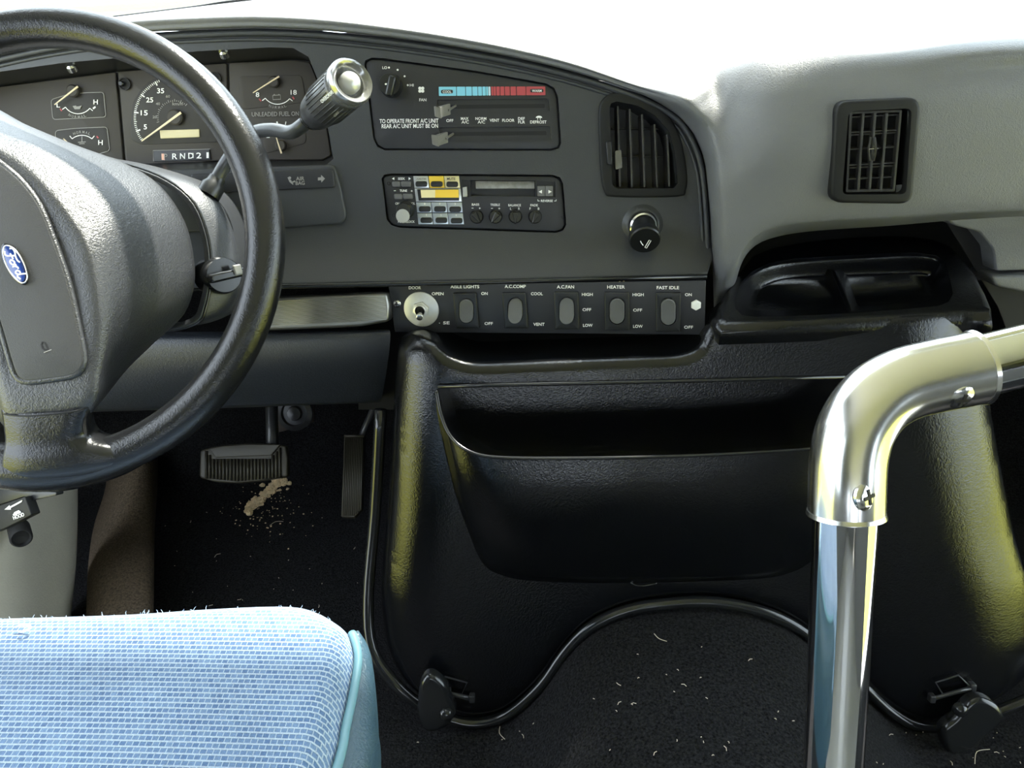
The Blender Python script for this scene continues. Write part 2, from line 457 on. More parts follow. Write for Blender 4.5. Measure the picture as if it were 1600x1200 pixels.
# glass: the windscreen and the side windows
WS = [Vector((XL, 1.50, .79)), Vector((-.45, 1.53, .80)), Vector((XR, 1.53, .845)), Vector((XR, .98, 1.60)), Vector((XL, .98, 1.60))]
wv = [Vector((XL, 1.50, .78)), Vector((XR, 1.52, .78)), Vector((XR, .98, 1.61)), Vector((XL, .98, 1.61))]
struct(mk('window_1', (wv, [[0, 1, 2, 3]]), glass_mat, smooth=0, thick=.005), 'raked windscreen above the dashboard', 'window')
n = 2
for x in (XL, XR):
    for y0, y1 in ((.80, 1.25), (-1.55, -.50), (-2.85, -1.75)):
        if x < 0 and y1 > 1: y0 = .66
        yt = min(y1, .98)
        struct(mk('window_%d' % n, ([Vector((x, y0, .6 if y1 > 1 else .78)), Vector((x, y1 if y1 < 1 else .9, .6 if y1 > 1 else .78)), Vector((x, .9 if y1 > 1 else y1, .785)), Vector((x, 1.48 if y1 > 1 else y1, .79)), Vector((x, yt, 1.32)), Vector((x, y0, 1.32))], [[0, 1, 2, 3, 4, 5]]), glass_mat, smooth=0, thick=.004), 'side window glass of the cab', 'window'); n += 1
struct(mk('door_1', ([Vector((XR, -.30, -.2)), Vector((XR, .80, -.2)), Vector((XR, .80, 1.32)), Vector((XR, -.30, 1.32))], [[0, 1, 2, 3]]), glass_mat, smooth=0, thick=.005), 'glazed entrance door on the right of the cab', 'door')
struct(mk('sun_blocker', box((.75, 1.075, 1.43), (.84, .02, .38), (1, 0, 0), (0, .95, .31), (0, -.31, .95)), head_mat, bevel=.008), 'added unseen panel blocking sun from the floor carpet', 'trim')  # out-of-view panel added to keep sun off the carpet
# windscreen lower seal: a thin dark line at the foot of the glass
seal = tube(catmull([(XL, 1.475, .795), at(60, 42, 1.475), at(170, 30, 1.475), at(300, 14, 1.475), at(410, 0, 1.475), at(700, -14, 1.475), (XR, 1.475, .85)], 5), .005, 8)
struct(mk('trim_1', seal, black_mat, smooth=180), 'black rubber seal at the foot of the windscreen', 'trim')
# outside: grass, a gravel strip, the hood
gp = tar = None
def ground(name, x0, x1, y0, y1, z, mat): return mk(name, quad((x0, y0, z), (x1, y0, z), (x1, y1, z), (x0, y1, z)), mat, smooth=0)
struct(ground('ground', -90, 90, -90, 120, -.80, grass_mat), 'dry yellow green grass outside', 'ground')
struct(ground('gravel_path', -90, 90, 11.5, 15.0, -.795, tar_mat), 'pale gravel path across the grass outside', 'path')
struct(ground('ground_bounce', XL-1.9, XR+1.9, -8, 5.0, -.79, M('pale bounce surface', (.48, .48, .48), .9, var=(4, .3), col2=(.40, .40, .40))), 'pale bounce surface added out of view for neutral fill through the doors', 'ground')  # added ground, bounces neutral daylight into the cab
hood = sheet([[Vector((x, y, z+.03*math.cos((x-.2)*1.3))) for x in (-.75, -.4, 0, .2, .5, .9, 1.15)] for y, z in ((1.6, .55), (1.9, .42), (2.2, .25), (2.35, .1), (2.4, -.2))], 3, 3)
tag(mk('vehicle_hood', hood, hood_mat, smooth=180), 'short pale hood ahead of the windscreen', 'hood')
# ================================================================== dashboard
BZ = lean(at(745, 315, .93), 14.0)
EDGE = [(-150, 122), (0, 84), (100, 64), (200, 52), (300, 46), (400, 43), (500, 47), (600, 57), (700, 71), (800, 89), (900, 113), (1000, 146), (1050, 173), (1085, 208), (1103, 257), (1110, 330), (1113, 400), (1115, 468)]
# --- grey pad: columns run from the bezel edge outwards over the top or across to the right
def col(*q): return [Vector(p) for p in q]
pad_cols = []
def top_col(x, y, farx, fary, lift=.0, far_Y=1.46):
    b = BZ.px(x, y, .004); inn = BZ.px(x, y, -.02)
    l1 = b + Vector((0, -.004, .005)); l2 = b + Vector((0, .006, .014+lift)); 
    f = at(farx, fary, far_Y)
    b_ = .010 if x > 500 else .002
    m1 = l2.lerp(f, .22); m1.z = l2.z + b_*.8 + (f.z-l2.z)*.3; m2 = l2.lerp(f, .6); m2.z = l2.z + b_ + (f.z-l2.z)*.65
    pad_cols.append(col(inn, b, l1, l2, m1, m2, f, f+Vector((0, .03, -.02))))
for (x, y), (fx, fy) in zip(EDGE[:12], [(-260, 64), (-60, 46), (60, 40), (170, 29), (290, 14), (410, 0), (520, -9), (620, -11), (740, -13), (860, -14), (980, -15), (1060, -16)]):
    top_col(x, y, fx, fy)
def free(edge, *pts):
    b = BZ.px(*edge, .004); inn = BZ.px(*edge, -.02)
    q = [at(*p) for p in pts]
    if q[-1].y > 1.3 and pts[-1][0] < 1300: q.append(q[-1]+Vector((0, .03, -.02)))
    else: q.append(Vector((XR-.01, q[-1].y+(.01 if q[-1].y > 1.3 else .02), q[-1].z)))
    pad_cols.append(col(inn, b, *q))
free((1050, 173), (1058, 160, .915), (1075, 140, .925), (1105, 92, 1.02), (1150, 40, 1.22), (1200, -16, 1.46))
free((1075, 196), (1090, 180, .905), (1112, 150, .926), (1160, 82, .980), (1330, 40, 1.15), (1560, -10, 1.46))
free((1090, 219), (1106, 205, .905), (1130, 178, .908), (1200, 88, .925), (1400, 68, .928), (1700, 47, .94))
free((1101, 250), (1116, 240, .896), (1142, 218, .890), (1225, 142, .882), (1400, 130, .872), (1700, 110, .875))
free((1107, 300), (1120, 293, .889), (1148, 274, .877), (1240, 215, .862), (1400, 205, .860), (1700, 190, .862))
free((1111, 350), (1124, 346, .886), (1152, 330, .874), (1240, 290, .862), (1400, 283, .860), (1700, 270, .862))
free((1113, 400), (1126, 397, .884), (1150, 385, .874), (1220, 345, .866), (1400, 330, .866), (1700, 318, .866))
free((1115, 440), (1126, 437, .886), (1146, 425, .878), (1200, 362, .880), (1400, 344, .880), (1700, 330, .880))
free((1116, 485), (1126, 484, .90), (1142, 470, .91), (1190, 378, .93), (1400, 352, .93), (1700, 335, .93))
pad_vf = sheet(pad_cols, 12, 10)
VRo = Frame(at(1365, 235, .858), (1, .0, 0), (0, math.sin(R(4)), math.cos(R(4))))
vcut = VRo.uvs([(1316, 166), (1422, 162), (1411, 306), (1308, 306)])
def in_vent(f):
    c = sum((pad_vf[0][i] for i in f), Vector((0, 0, 0)))/len(f)-VRo.o
    return abs(c.dot(VRo.n)) < .05 and inside((c.dot(VRo.u), c.dot(VRo.v)), vcut)
pad_vf = (pad_vf[0], [f for f in pad_vf[1] if not in_vent(f)])
tag(mk('dashboard_pad', pad_vf, pad_grey, smooth=180), 'grey grained vinyl dashboard top wrapping right of the black panel', 'dashboard')

# --- charcoal bezel with openings
v365 = BZ.uv(745, 362)[1]; v438 = BZ.uv(745, 440, .03)[1]
def flare(u, v, h):
    t = max(0., (v365-v)/(v365-v438)); return (u, v, h+.03*min(t, 1.2)**1.8)
def flare_h(px, py): return .03*max(0., (v365-BZ.uv(px, py)[1])/(v365-v438))**1.8
bo = BZ.uvs([(x, y) for x, y in EDGE[:17]]) + BZ.uvs([(1108, 431), (900, 437), (700, 441), (440, 446), (200, 453), (-150, 462)], .03)
bo = resample(bo, .012)
CL_OPEN = [(-140, 152), (0, 112), (100, 98), (180, 91), (310, 80), (420, 74), (458, 75), (482, 89), (498, 128), (511, 190), (521, 248), (508, 259), (300, 264), (0, 272), (-140, 277)]
CL_IN = [(-125, 166), (0, 136), (75, 126), (185, 112), (320, 101), (420, 95), (462, 93), (486, 97), (498, 128), (511, 190), (519, 244), (505, 251), (300, 252), (0, 262), (-130, 268)]
HV = [(569, 100), (571, 94), (581, 90), (600, 91), (747, 111), (853, 130), (866, 137), (872, 151), (877, 223), (873, 232), (861, 236), (600, 235), (589, 229), (583, 217)]
RA = [(596, 279), (600, 273), (611, 271), (864, 273), (875, 277), (880, 287), (885, 351), (880, 360), (869, 364), (624, 356), (611, 352), (604, 343)]
c3 = lambda X, Y: (900+X/2.286, 100+Y/2.286)
VO = [c3(*p) for p in ((80, 175), (90, 132), (120, 107), (160, 101), (230, 118), (300, 158), (350, 213), (380, 290), (397, 400), (391, 450), (362, 474), (140, 475), (103, 460), (89, 400), (82, 300))]
VI = [c3(*p) for p in ((118, 160), (124, 142), (142, 135), (220, 150), (280, 185), (330, 240), (350, 310), (362, 425), (347, 444), (145, 446), (128, 432))]
bezel = thing('dashboard_fascia', BZ.px(745, 440), 'charcoal plastic dash panel framing gauges, climate controls and radio', 'dash panel')
holes = [(BZ.uvs(CL_OPEN), .004, False), (BZ.uvs(HV), .012, True), (BZ.uvs(RA), .02, True), (BZ.uvs(VI), .06, True)]
mk('panel', on(BZ, plate(bo, r=.004, depth=.02, holes=holes, grid=.022, deform=flare)), bezel_mat, bezel, smooth=50)
# raised ridge running round the top and right edge, thin lip along the bottom
mk('edge_ridge', tube(catmull([BZ.px(x+(2 if i < 13 else -7), y+(9 if i < 13 else 5), .002) for i, (x, y) in enumerate(EDGE[:17])], 4), .0032, 8), bezel_mat, bezel, smooth=180)
mk('inner_ridge', tube(catmull([BZ.px(x+(0 if i < 13 else -14), y+(19 if i < 13 else 12), .000) for i, (x, y) in enumerate(EDGE[:17])], 4), .0022, 8), bezel_mat, bezel, smooth=180)
mk('bottom_lip', tube([BZ.px(x, y, .031) for x, y in ((1104, 432), (900, 438), (700, 442), (440, 447), (200, 454), (-150, 463))], .0035, 8), gloss_mat, bezel, smooth=180)
mk('air_bag_cover', on(BZ, plate(rounded(BZ.uvs([(150, 268), (524, 257), (534, 292), (543, 338), (536, 350), (420, 358), (150, 368)]), .006), r=.003, depth=.008), .005), bezel_mat, bezel)
fl = BZ.off(.005)
ab = mk('warning_lamp_strip', on(fl, plate(rounded(fl.uvs([(300, 272), (521, 264), (524, 293), (300, 303)]), .003), r=.0012, depth=.006), .003), panel_mat, bezel)
f2 = fl.off(.003)
text(f2, 'AIR', 469, 279, 13, 6, grey_ink, ab, rot=-2); text(f2, 'BAG', 469, 286, 14, 6, grey_ink, ab, rot=-2)
decal(f2, f2.uvs([(497, 277.5), (502, 277), (502, 273.5), (508, 279), (502.5, 285), (502, 281.5), (497, 282)]), grey_ink, ab, 'arrow_mark')
decal(f2, f2.uvs(circ(453, 278, 2.2, 10)), grey_ink, ab, 'person_mark'); stroke(f2, [(453, 281), (456, 285), (461, 283)], 2.2, grey_ink, ab, 'person_mark'); stroke(f2, [(450, 277), (453, 284), (458, 288)], 1.6, grey_ink, ab, 'person_mark')
# ================================================================== instrument cluster
CL = BZ.off(-.045)
cluster = thing('instrument_cluster', CL.px(270, 262), 'brown black gauge cluster with cream needles behind steering wheel', 'gauge cluster')
mk('surround', sheet([BZ.w(BZ.uvs(CL_OPEN, 0), 0), CL.w(CL.uvs(CL_IN, 0), 0)], 1, 2, True), black_mat, cluster, smooth=40)
mk('face', on(CL, plate(CL.uvs([(-150, 150), (300, 88), (500, 80), (530, 100), (535, 262), (300, 270), (-150, 285)]), r=0, depth=.01)), gauge_dark, cluster)
def z1(X, Y): return (X/5.3333, 60+Y/5.3333)
def z2(X, Y): return (220+X/4.2105, 60+Y/4.2105)
CF = CL.off(.0005)
# three face panels with gaps between them
for pts in ([(-140, 168), (0, 136), (75, 127), (182, 113), (195, 262), (60, 268), (-140, 274)], [(186, 112.5), (355, 99), (359, 250), (199, 262)], [(359, 98.5), (460, 94), (485, 98), (497, 128), (510, 190), (518, 243), (505, 250), (363, 250)]):
    mk('dial_panel', on(CF, plate(rounded(CF.uvs(pts), .003), r=.0012, depth=.003), .003), gauge_mat, cluster)
G = CF.off(.003)
def dial(pts, name='dial_plate'):
    d = mk(name, on(G, plate(rounded(G.uvs(pts), .006), r=.0004, depth=.001), .0007), gauge_dark, cluster)
    q = pts+[pts[0]]; rr = rounded(pts, 5); stroke(G, rr+[rr[0]], .9, grey_ink, d, 'outline', h=.0012); return d
def needle(d, tip, piv, tail, r, w=2.2):
    o = G.px(*piv, .001); rr = (G.px(piv[0]+r, piv[1], .001)-o).length
    mk('needle_hub', lathe(o, G.n, [(rr, 0), (rr, .004), (rr*.8, .0055)], 20), gauge_mat, d)
    a = G.uv(*tip, .0068); b = G.uv(*tail, .0068); s = Vector(b)-Vector(a); nn = Vector((-s.y, s.x)).normalized()
    k = (Vector(G.uv(tip[0]+1, tip[1], .0068))-Vector(a)).length
    q = [(a[0]-nn.x*k*w*.3, a[1]-nn.y*k*w*.3), (b[0]-nn.x*k*w*.62, b[1]-nn.y*k*w*.62), (b[0]+nn.x*k*w*.62, b[1]+nn.y*k*w*.62), (a[0]+nn.x*k*w*.3, a[1]+nn.y*k*w*.3)]
    mk('needle', on(G, plate(q, r=0, depth=.0012, back=True), .0072), cream, d, smooth=0)
def normal(d, c, r, a0, a1, tcen, flip, st=1.1, ink=white_ink):
    """arc scale with end ticks and the word NORMAL bent along it"""
    stroke(G, arc(c[0], c[1], r, a0, a1, 12), st, ink, d, 'scale_arc', h=.0012)
    for a in (a0, a1):
        stroke(G, [(c[0]+r*math.cos(R(a)), c[1]+r*math.sin(R(a))), (c[0]+(r+6)*math.cos(R(a)), c[1]+(r+6)*math.sin(R(a)))], st, ink, d, 'scale_arc', h=.0012)
    word = 'NORMAL'; rt = r+5
    for k, ch in enumerate(word):
        t = (k-(len(word)-1)/2)*(4.9/rt)*57.3
        a = tcen + (-t if flip else t)
        text(G, ch, c[0]+rt*math.cos(R(a)), c[1]+rt*math.sin(R(a)), 3.4, 4.2, grey_ink, d, h=.0012, rot=(a-90) if flip else (a+90))
# oil pressure
d = dial([z1(425, 510), z1(560, 468), z1(720, 452), z1(862, 448), z1(882, 655), z1(440, 676)])
text(G, 'H', *z1(798, 530), 7, 7.6, white_ink, d, h=.0012); text(G, 'L', *z1(487, 558), 5.5, 6.4, white_ink, d, h=.0012)
normal(d, z1(650, 500), 24, 145, 40, 92, True)
decal(G, G.uvs([z1(610, 565), z1(640, 560), z1(640, 568), z1(665, 566), z1(688, 558), z1(672, 590), z1(628, 592)]), grey_ink, d, 'oil_can_mark', h=.0012)
stroke(G, [z1(500, 585), z1(515, 605)], 2.0, red_ink, d, 'red_mark', h=.0012); stroke(G, [z1(775, 585), z1(795, 570)], 2.2, white_ink, d, 'scale_arc', h=.0012)
needle(d, z1(455, 552), z1(618, 440), z1(648, 402), 9.5)
# temperature
d = dial([z1(462, 768), z1(620, 750), z1(890, 738), z1(914, 935), z1(700, 1000), z1(462, 985)])
text(G, 'C', *z1(530, 885), 7, 7, white_ink, d, h=.0012); text(G, 'H', *z1(838, 868), 7, 7.6, white_ink, d, h=.0012)
normal(d, z1(683, 935), 24, 230, 310, 270, False)
stroke(G, [z1(683, 815), z1(683, 862)], 1.3, grey_ink, d, 'thermometer_mark', h=.0012); stroke(G, [z1(650, 866), z1(715, 862)], 1.2, grey_ink, d, 'thermometer_mark', h=.0012); stroke(G, [z1(660, 878), z1(705, 876)], 1.2, grey_ink, d, 'thermometer_mark', h=.0012)
stroke(G, [z1(805, 815), z1(820, 830)], 2.4, red_ink, d, 'red_mark', h=.0012)
needle(d, z1(528, 835), z1(690, 975), z1(700, 1010), 9.5)
# speedometer
sp = mk('speedometer', on(G, plate(rounded(G.uvs([(204, 218), (207, 160), (230, 128), (272, 110), (318, 112), (345, 150), (350, 222), (220, 226)]), .012), r=.0004, depth=.001), .0007), gauge_dark, cluster)
SCx, SCy = z1(1455, 660)
for k in range(86):
    a = 147 + k*2.7
    if a > 352: break
    big = (k % 10 == 5); r1 = 64; r0 = 57 if big else (60.5 if k % 5 else 59.5)
    stroke(G, [(SCx+r0*math.cos(R(a)), SCy+r0*math.sin(R(a))), (SCx+r1*math.cos(R(a)), SCy+r1*math.sin(R(a)))], 1.9 if big else .9, white_ink, sp, 'tick', h=.0012)
for k, s in enumerate(['5', '15', '25', '35', '45', '55', '65']):
    a = 162 + 27*k; text(G, s, SCx+48*math.cos(R(a)), SCy+47*math.sin(R(a)), 5 if len(s) == 1 else 11, 8, white_ink, sp, h=.0012)
for k in range(22):
    a = 165+k*7; stroke(G, [(SCx+25*math.cos(R(a)), SCy+25*math.sin(R(a))), (SCx+(29 if k % 3 == 0 else 27.5)*math.cos(R(a)), SCy+(29 if k % 3 == 0 else 27.5)*math.sin(R(a)))], .9, grey_ink, sp, 'tick', h=.0012)
for s, X, Y in (('20', 1290, 655), ('40', 1317, 545), ('60', 1400, 483)): text(G, s, *z1(X, Y), 6.5, 4.2, grey_ink, sp, h=.0012)
text(G, 'km/h', *z1(1480, 545), 16, 5, grey_ink, sp, h=.0012)
needle(sp, z1(1180, 856), (SCx+2, SCy), z1(1508, 618), 12, 2.8)
mk('odometer_window', on(G, plate(rounded(G.uvs([z2(128, 605), z2(388, 598), z2(390, 650), z2(134, 660)]), .001), r=.0006, depth=.002), .0022), lcd_mat, sp)
pr = mk('gear_indicator', on(G, plate(rounded(G.uvs([z2(82, 738), z2(455, 728), z2(462, 800), z2(90, 812)]), .001), r=.0005, depth=.002), .002), panel_mat, cluster)
stroke(G, [z2(84, 808), z2(80, 738), z2(455, 728)], .8, grey_ink, pr, 'outline', h=.0024)
for s, X, w in (('P', 165, 5), ('R', 224, 8), ('N', 275, 8), ('D', 330, 8), ('2', 382, 8), ('1', 440, 3.5)):
    text(G, s, *z2(X, 778-(X-165)*.035), w, 9, white_ink if s != 'P' else grey_ink, pr, h=.0024)
stroke(G, [z2(316, 790), z2(316, 756), z2(345, 755), z2(346, 788)], .8, white_ink, pr, 'outline', h=.0024)
stroke(G, [z2(148, 800), z2(146, 758)], 5, M('pink pointer', (.75, .42, .30), .5), pr, 'pointer', h=.0026)
# black bulb sockets
for c in (z1(1040, 380), z2(490, 262)):
    o = G.px(*c, .001); rr = (G.px(c[0]+9.5, c[1], .001)-o).length
    s = mk('reset_socket', lathe(o, G.n, [(rr, 0), (rr, .0018), (rr*.85, .0018), (rr*.8, .0004), (0.0001, .0003)], 24, cap=False), void_mat, cluster)
    mk('reset_button', lathe(o-G.u*rr*.4, G.n, [(rr*.42, 0), (rr*.42, .004), (rr*.3, .0052)], 16), black_mat, s)
# voltmeter
vd = mk('voltmeter', on(G, plate(rounded(G.uvs([z2(640, 250), z2(1060, 240), z2(1090, 420), z2(660, 470)]), .006), r=.0004, depth=.001), .0007), gauge_mat, cluster)
text(G, '8', *z2(768, 370), 5.5, 7.4, white_ink, vd, h=.0012); text(G, '18', *z2(1006, 355), 9.5, 7.6, white_ink, vd, h=.0012)
normal(vd, z2(900, 330), 24.5, 142, 40, 90, True)
stroke(G, [z2(868, 375), z2(918, 372), z2(920, 400), z2(869, 403), z2(868, 375)], 1.1, grey_ink, vd, 'battery_mark', h=.0012)
for X in (878, 908): stroke(G, [z2(X, 374), z2(X, 366)], 1.8, grey_ink, vd, 'battery_mark', h=.0012)
for X, Y in ((785, 405), (1004, 392)): stroke(G, [z2(X-6, Y-8), z2(X+6, Y+8)], 2.0, red_ink, vd, 'red_mark', h=.0012)
text(G, 'UNLEADED FUEL ONLY', *z2(905, 497), 83, 7, grey_ink, vd, h=.0012, rot=-1)
needle(vd, z2(738, 358), z2(880, 288), z2(910, 250), 8.5, 1.8)
# fuel
fd = mk('fuel_gauge', on(G, plate(rounded(G.uvs([z2(800, 530), z2(1080, 520), z2(1090, 690), z2(810, 760)]), .006), r=.0004, depth=.001), .0007), gauge_mat, cluster)
for k, a in enumerate((215, 237, 259, 281, 303)):
    c = z2(925, 700); stroke(G, [(c[0]+32*math.cos(R(a)), c[1]+32*math.sin(R(a))), (c[0]+37*math.cos(R(a)), c[1]+37*math.sin(R(a)))], 2.2 if k % 2 == 0 else 1.2, white_ink, fd, 'tick', h=.0012)
text(G, 'E', *z2(838, 640), 5, 6.5, white_ink, fd, h=.0012); text(G, 'F', *z2(1010, 610), 5, 6.5, white_ink, fd, h=.0012)
needle(fd, z2(890, 648), z2(925, 705), z2(925, 757), 8.5, 2.0)
# screws in the sloping top band
for x, y in ((112, 104), (350, 82)):
    o = BZ.px(x, y+1, -.010)
    s = mk('screw', lathe(o, (0, -.5, .85), [(.006, -.004), (.006, .002), (.004, .004)], 14), screw_mat, cluster)
# ================================================================== climate controls
def h4(X, Y): return (580+X/5.3333, 90+Y/5.3333)
def inset(fr, pts, d): return offset(ccw(fr.uvs(pts)), d)
climate = thing('climate_control_panel', BZ.px(735, 236), 'black climate control panel with blue and red temperature strip', 'control panel')
HB = BZ.off(-.003)
g1 = rounded(HB.uvs([h4(545, 352), h4(1478, 342), h4(1492, 455), h4(560, 466)]), .003)
g2 = rounded(HB.uvs([h4(560, 582), h4(1492, 572), h4(1502, 688), h4(575, 700)]), .003)
mk('panel', on(HB, plate(inset(HB, HV, .0016), r=.0015, depth=.008, holes=[(g1, .003, False), (g2, .003, False)])), panel_mat, climate)
for k, (sl, gr, kn) in enumerate((([h4(600, 395), h4(1445, 386), h4(1447, 420), h4(602, 428)], g1, (522, 405)), ([h4(600, 622), h4(1458, 612), h4(1461, 646), h4(602, 655)], g2, (501, 640)))):
    HS = HB.off(-.003)
    ch = mk('slider_channel', on(HS, plate(gr, r=0, depth=.004, holes=[(HS.uvs(sl), .02, True)])), panel_mat, climate)
    mk('slot', on(HS, plate(rounded(HS.uvs(sl), .0005), r=0, depth=.0003), .0002), void_mat, ch, smooth=0)  # black strip over the slot, its inner shade put into the colour
    # lever: thin stem leaving the slot, wedge shaped thumb tab
    X, Y = kn
    s0 = HS.px(*h4(X+190, Y-10), -.004); s1 = HB.px(*h4(X+120, Y+35), .022)
    lv = mk('slider_lever', tube([s0, s1], .0014, 8), smoke_mat, climate)
    tab = [h4(X, Y), h4(X+45, Y+5), h4(X+138, Y-22), h4(X+142, Y+70), h4(X+50, Y+98), h4(X+8, Y+85)]
    f0, f1, f2_, f3, f4, f5 = tab
    a = [HB.px(*f0, .034), HB.px(*f1, .034), HB.px(*f4, .034), HB.px(*f5, .034)]
    b = [q - HB.n*.004 for q in a]
    c = [HB.px(*f1, .034), HB.px(*f2_, .018), HB.px(*f3, .018), HB.px(*f4, .034)]
    e = [q - HB.u*.003 - HB.n*.001 for q in c]
    def pris(p, q): return list(p)+list(q), [[0, 1, 2, 3], [7, 6, 5, 4], [0, 4, 5, 1], [1, 5, 6, 2], [2, 6, 7, 3], [3, 7, 4, 0]]
    mk('thumb_tab', join(pris(a, b), pris(c, e)), smoke_mat, lv, smooth=0, bevel=.0006)
H = HB
for s, X, Y, w, hh in (('LO', 113, 84, 7.5, 4.2), ('HI', 338, 230, 6, 4.2), ('FAN', 430, 352, 11, 4.4), ('OFF', 655, 525, 11, 4.6), ('MAX', 779, 508, 12, 4.4), ('A/C', 783, 537, 11.5, 4.8), ('NORM', 914, 508, 17, 4.4), ('A/C', 918, 537, 11.5, 4.8), ('VENT', 1027, 523, 15, 4.6), ('FLOOR', 1143, 523, 19, 4.6), ('DEF', 1252, 508, 10.5, 4.4), ('FLR', 1253, 537, 10.5, 4.4), ('DEFROST', 1393, 537, 25.5, 4.6)):
    text(H, s, *h4(X, Y), w, hh, white_ink, climate)
text(H, 'TO OPERATE FRONT A/C UNIT', *h4(315, 528), 92, 6.6, white_ink, climate, rot=-.5); text(H, 'REAR A/C UNIT MUST BE ON', *h4(322, 570), 88, 6.6, white_ink, climate, rot=-.5)
for X, Y in ((149, 84), (221, 103), (279, 156), (306, 230)): decal(H, H.uvs(circ(*h4(X, Y), 1.6, 10)), white_ink, climate, 'dot_mark')
for k in range(4):   # fan symbol
    a = 45+90*k; c = h4(418, 268); decal(H, H.uvs(circ(c[0]+3.1*math.cos(R(a)), c[1]+3.1*math.sin(R(a)), 2.6, 10)), white_ink, climate, 'fan_mark')
c = h4(1398, 497)
decal(H, H.uvs(arc(c[0], c[1]+1, 5, 180, 360, 10, 3.2)), white_ink, climate, 'defrost_mark'); stroke(H, [(c[0]-2, c[1]+1), (c[0]-2, c[1]+4)], .9, white_ink, climate, 'defrost_mark'); stroke(H, [(c[0]+2, c[1]+1), (c[0]+2, c[1]+4)], .9, white_ink, climate, 'defrost_mark')
# temperature strip
st = [(563, 708, blue_ink), (713, 784, blue_ink), (789, 838, blue_ink), (843, 886, blue_ink), (890, 922, blue_ink), (926, 953, blue_ink), (957, 973, blue_ink), (977, 993, M('pale blue print', (.55, .74, .84), .5)), (1000, 1015, red_ink), (1019, 1038, red_ink), (1043, 1070, red_ink), (1075, 1108, red_ink), (1113, 1154, red_ink), (1160, 1206, red_ink), (1212, 1286, red_ink), (1291, 1450, red_ink)]
for x0, x1, m in st:
    yt = lambda X: 244-(X-563)*.003; yb = lambda X: 320-(X-563)*.008
    decal(H, rounded(H.uvs([h4(x0, yt(x0)), h4(x1, yt(x1)), h4(x1+2, yb(x1)), h4(x0+2, yb(x0))]), .0006, 3), m, climate, 'temperature_segment')
for s, X, Y, w in (('COOL', 632, 285, 13.5), ('WARM', 1380, 277, 15)):
    p = mk('word_pill', on(H, plate(rounded(H.uvs([h4(X-w*3.7, Y-15), h4(X+w*3.7, Y-16), h4(X+w*3.7, Y+14), h4(X-w*3.7, Y+15)]), .003), r=0, depth=.0003), .0012), panel_mat, climate)
    text(H, s, *h4(X, Y), w, 3.8, white_ink, p, h=.0014)
# rotary fan knob
o = H.px(*h4(168, 235), 0); rr = (H.px(*h4(262, 235), 0)-o).length
kn = mk('fan_knob', lathe(o, H.n, [(rr*1.02, 0), (rr, .006), (rr*.94, .013), (rr*.9, .0145), (.0001, .0145)], 36, cap=False), black_mat, climate)
a = H.px(*h4(190, 150), .012); b = H.px(*h4(150, 335), .012); ax = (b-a).normalized()
mk('grip_bar', box((a+b)/2+H.n*.004, (rr*.62, (b-a).length*.92, .012), H.n.cross(ax), ax, H.n), black_mat, kn, bevel=.0022)
decal(H.off(.0225), H.off(.0225).uvs(circ(*h4(123, 222), 1.6, 10)), white_ink, kn, 'dot_mark')

# ================================================================== radio
def r5(X, Y): return (580+X/5., 260+Y/5.)
radio = thing('cassette_radio', BZ.px(745, 362), 'car cassette radio with amber reflection display and four tone knobs', 'radio')
RB = BZ.off(-.004)
slot = RB.uvs([r5(772, 106), r5(1283, 112), r5(1285, 236), r5(778, 232)])
mk('faceplate', on(RB, plate(inset(RB, RA, .0016), r=.0015, depth=.014, holes=[(slot, .03, True), (RB.uvs([r5(1290, 112), r5(1438, 118), r5(1440, 242), r5(1292, 240)]), .006, True), (RB.uvs([r5(705, 104), r5(768, 106), r5(772, 240), r5(712, 243)]), .006, True)])), panel_mat, radio)
cf = mk('cassette_flap', on(RB, plate(rounded(RB.uvs([r5(812, 112), r5(1278, 114), r5(1279, 176), r5(815, 176)], -.006), .001), r=.0008, depth=.004), -.006), M('worn grey cassette flap', (.36, .35, .33), .4, metal=.4, var=(120, .25), col2=(.16, .16, .15)), radio)
mk('eject_button', on(RB, plate(rounded(RB.uvs([r5(712, 165), r5(748, 158), r5(752, 238), r5(716, 240)]), .001), r=.001, depth=.008), .001), M('grey plastic button', (.42, .42, .40), .4), radio)
# silver button block: cells, buttons, display
def cell(x0, y0, x1, y1, m, sk=.0): 
    q = [r5(x0+sk*(y0-75), y0), r5(x1+sk*(y0-75), y0), r5(x1+sk*(y1-75), y1), r5(x0+sk*(y1-75), y1)]
    return mk('cell_plate', on(RB, plate(RB.uvs(q), r=.0004, depth=.002), .0012), m, radio)
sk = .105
for x0, x1, m in ((330, 444, silver_mat), (449, 566, yellow_glare_mat), (570, 686, M('pale yellow reflection faceplate', (.80, .72, .42), .3, metal=.4))): cell(x0, 75, x1, 168, m, sk)  # the two yellow cells have a reflection painted into their colour
mid = M('blued silver faceplate', (.50, .55, .62), .3, metal=.8)
cell(330, 172, 688, 276, silver_mat, sk)
for y0, y1 in ((281, 360), (366, 452)):
    for x0, x1 in ((330, 444), (449, 566), (570, 686)): cell(x0, y0, x1, y1, mid, sk)
def button(X, Y, w, hh, m=black_mat, nm='push_button', hgt=.0045):
    q = rounded(RB.uvs([r5(X-w, Y-hh), r5(X+w, Y-hh), r5(X+w, Y+hh), r5(X-w, Y+hh)], .001), .003)
    return mk(nm, on(RB, plate(q, r=.001, depth=hgt), hgt), m, radio)
for X, Y in ((393, 138), (513, 138), (634, 140), (420, 333), (538, 333), (657, 335), (432, 420), (549, 420), (668, 424)): button(X, Y, 46, 22)
for k, (X, Y) in enumerate(((418, 292), (536, 292), (655, 294), (430, 379), (546, 380), (664, 380))): text(RB, str(k+1), *r5(X, Y), 2, 3, white_ink, radio, h=.0018)
